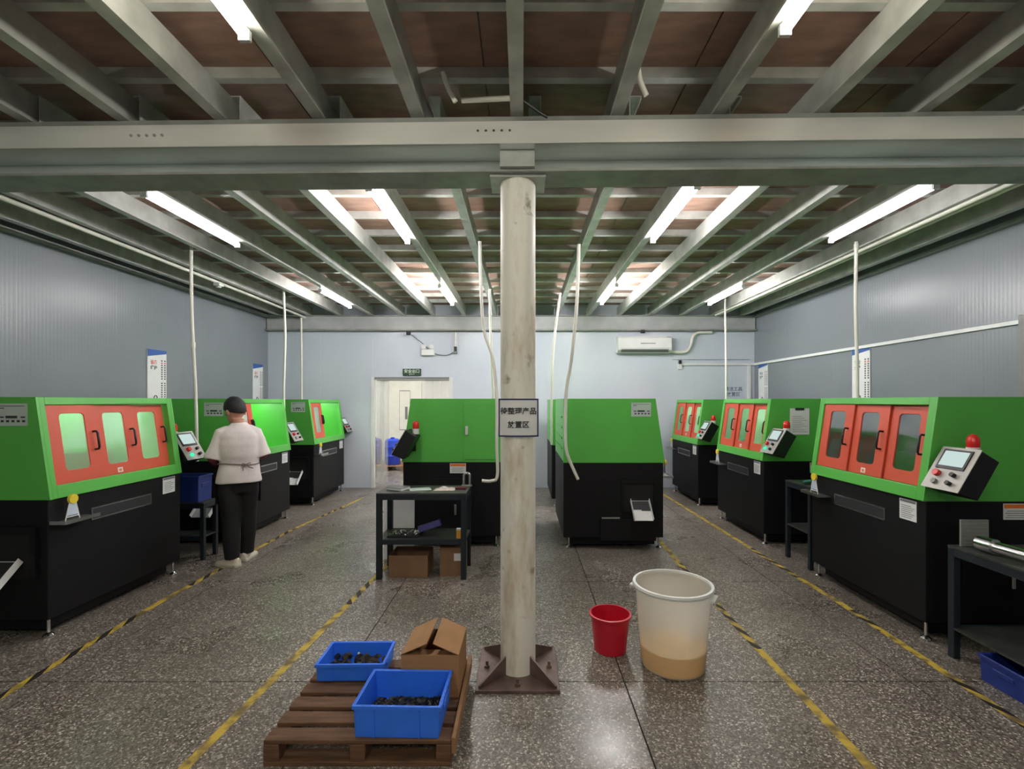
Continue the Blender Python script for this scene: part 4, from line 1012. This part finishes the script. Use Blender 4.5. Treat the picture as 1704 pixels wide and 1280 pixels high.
# T-shirt
sh_ = B()
eloft(sh_, [(.825, 0, .0, .204, .150), (.835, 0, .0, .206, .152), (.93, 0, 0, .195, .146), (1.015, 0, 0, .178, .132), (1.03, 0, 0, .178, .132), (1.10, 0, -.005, .190, .142), (1.22, 0, -.01, .196, .145), (1.30, 0, -.01, .188, .128), (1.35, 0, -.005, .155, .105), (1.39, 0, .005, .115, .085), (1.415, 0, .015, .078, .073), (1.43, 0, .02, .069, .067)], 40)
for Sx, E in ((LS, LE), (RS, RE)):
    a, e = Vector(Sx), Vector(E); d = (e-a)
    a = a+Vector((0, 0, -.01))
    sh_.tube([a-d*.10+Vector((-.05 if Sx[0] > 0 else .05, 0, .0)), a, a+d*.35, a+d*.7, a+d*.97, a+d*.985], [.060, .072, .076, .078, .083, .081], 24)
so_ = sh_.obj('t_shirt', SHIRT, pe, smooth=True); remesh(so_, .010, 4)
tx = bpy.data.textures.new('cloth_folds', 'CLOUDS'); tx.noise_scale = .22; tx.noise_depth = 1
dm_ = so_.modifiers.new('folds', 'DISPLACE'); dm_.texture = tx; dm_.strength = .03; dm_.mid_level = .5; dm_.texture_coords = 'LOCAL'
# apron strings tied at the back
ring = [(.184*cos(a), -.0+.138*sin(a), 1.018+.012*sin(2*a)) for a in [2*pi*i/40 for i in range(41)]]
ap_ = B().tube(ring, .0065, 8, False).tube([(.06, -.142, 1.015), (.03, -.152, .985), (.035, -.152, .955)], .005, 6).tube([(.06, -.142, 1.015), (.085, -.15, .99), (.12, -.145, .975)], .005, 6)
ap_.tube([(.06, -.14, 1.016), (.03, -.157, 1.03), (.02, -.152, 1.0), (.06, -.14, 1.016), (.095, -.155, 1.032), (.10, -.15, 1.005), (.06, -.14, 1.016)], .005, 6)
ap_.obj('apron_string', TAUPE, pe, smooth=True)
# apron front
av = []; 
for z in (1.25, 1.02, .8, .6):
    av.append([Vector(((.205 if z < 1.1 else .12)*1.06*cos(a), (.165)*sin(a)+.012, z)) for a in [R(20+140*i/16) for i in range(17)]]+[Vector(((.205 if z < 1.1 else .12)*1.03*cos(a), (.158)*sin(a)+.010, z)) for a in [R(160-140*i/16) for i in range(17)]])
B().loft(av).obj('apron', TROU, pe, smooth=True)
# over-sleeves
for E, H in ((LE, LH), (RE, RH)):
    e, h = Vector(E), Vector(H)
    sl = B().tube([e+(e-h)*.0+Vector((0, 0, .06)), e+Vector((0, 0, .01)), e*.65+h*.35, e*.12+h*.88], [.052, .052, .05, .036], 18)
    o = sl.obj('oversleeve', MAROON, pe, smooth=True); remesh(o, .008, 3)
# trousers
tr = B()
eloft(tr, [(.72, 0, .0, .16, .10), (.79, 0, .0, .162, .115), (.86, 0, 0, .165, .12), (.95, 0, 0, .155, .115)], 28)
for a, kx, hip in ((LA, LK, -.085), (RA, RK, .085)):
    tr.tube([(hip, 0, .90), (hip, kx[1]*.3, .74), (kx[0], kx[1], .48), (a[0]*.6+kx[0]*.4, a[1]*.6+kx[1]*.4-.01, .28), (a[0], a[1]-.005, .075)], [.092, .094, .086, .080, .066], 22)
to = tr.obj('trousers', TROU, pe, smooth=True); remesh(to, .011, 4)
d2_ = to.modifiers.new('folds', 'DISPLACE'); d2_.texture = tx; d2_.strength = .016; d2_.mid_level = .5; d2_.texture_coords = 'LOCAL'
# shoes
for a, yaw in ((LA, R(44)), (RA, R(-26))):
    Ms = Matrix.Translation((a[0], a[1], 0)) @ Matrix.Rotation(yaw, 4, 'Z')
    prof = [(-.085, .030, .075), (-.07, .038, .088), (-.02, .040, .095), (.03, .043, .080), (.09, .048, .058), (.14, .046, .046), (.175, .034, .036), (.187, .015, .028)]
    rings = []
    for y, hw, top in prof:
        rings.append([Ms @ Vector((hw*cos(t)*(1 if sin(t) < 0 else .9), y, .022+(top-.022)*max(0, sin(t))**.8 if sin(t) >= 0 else .020)) for t in [2*pi*k/16 for k in range(16)]])
    so2 = B().loft(rings).obj('shoe', SHOE, pe, smooth=True)
    rings = [[Ms @ Vector((sx*(hw+.004), y, z)) for sx, z in ((-1, .0005), (1, .0005), (1, .024), (-1, .024))] for y, hw, top in prof]
    B().loft(rings).obj('sole', SOLE, so2, bevel=.003)
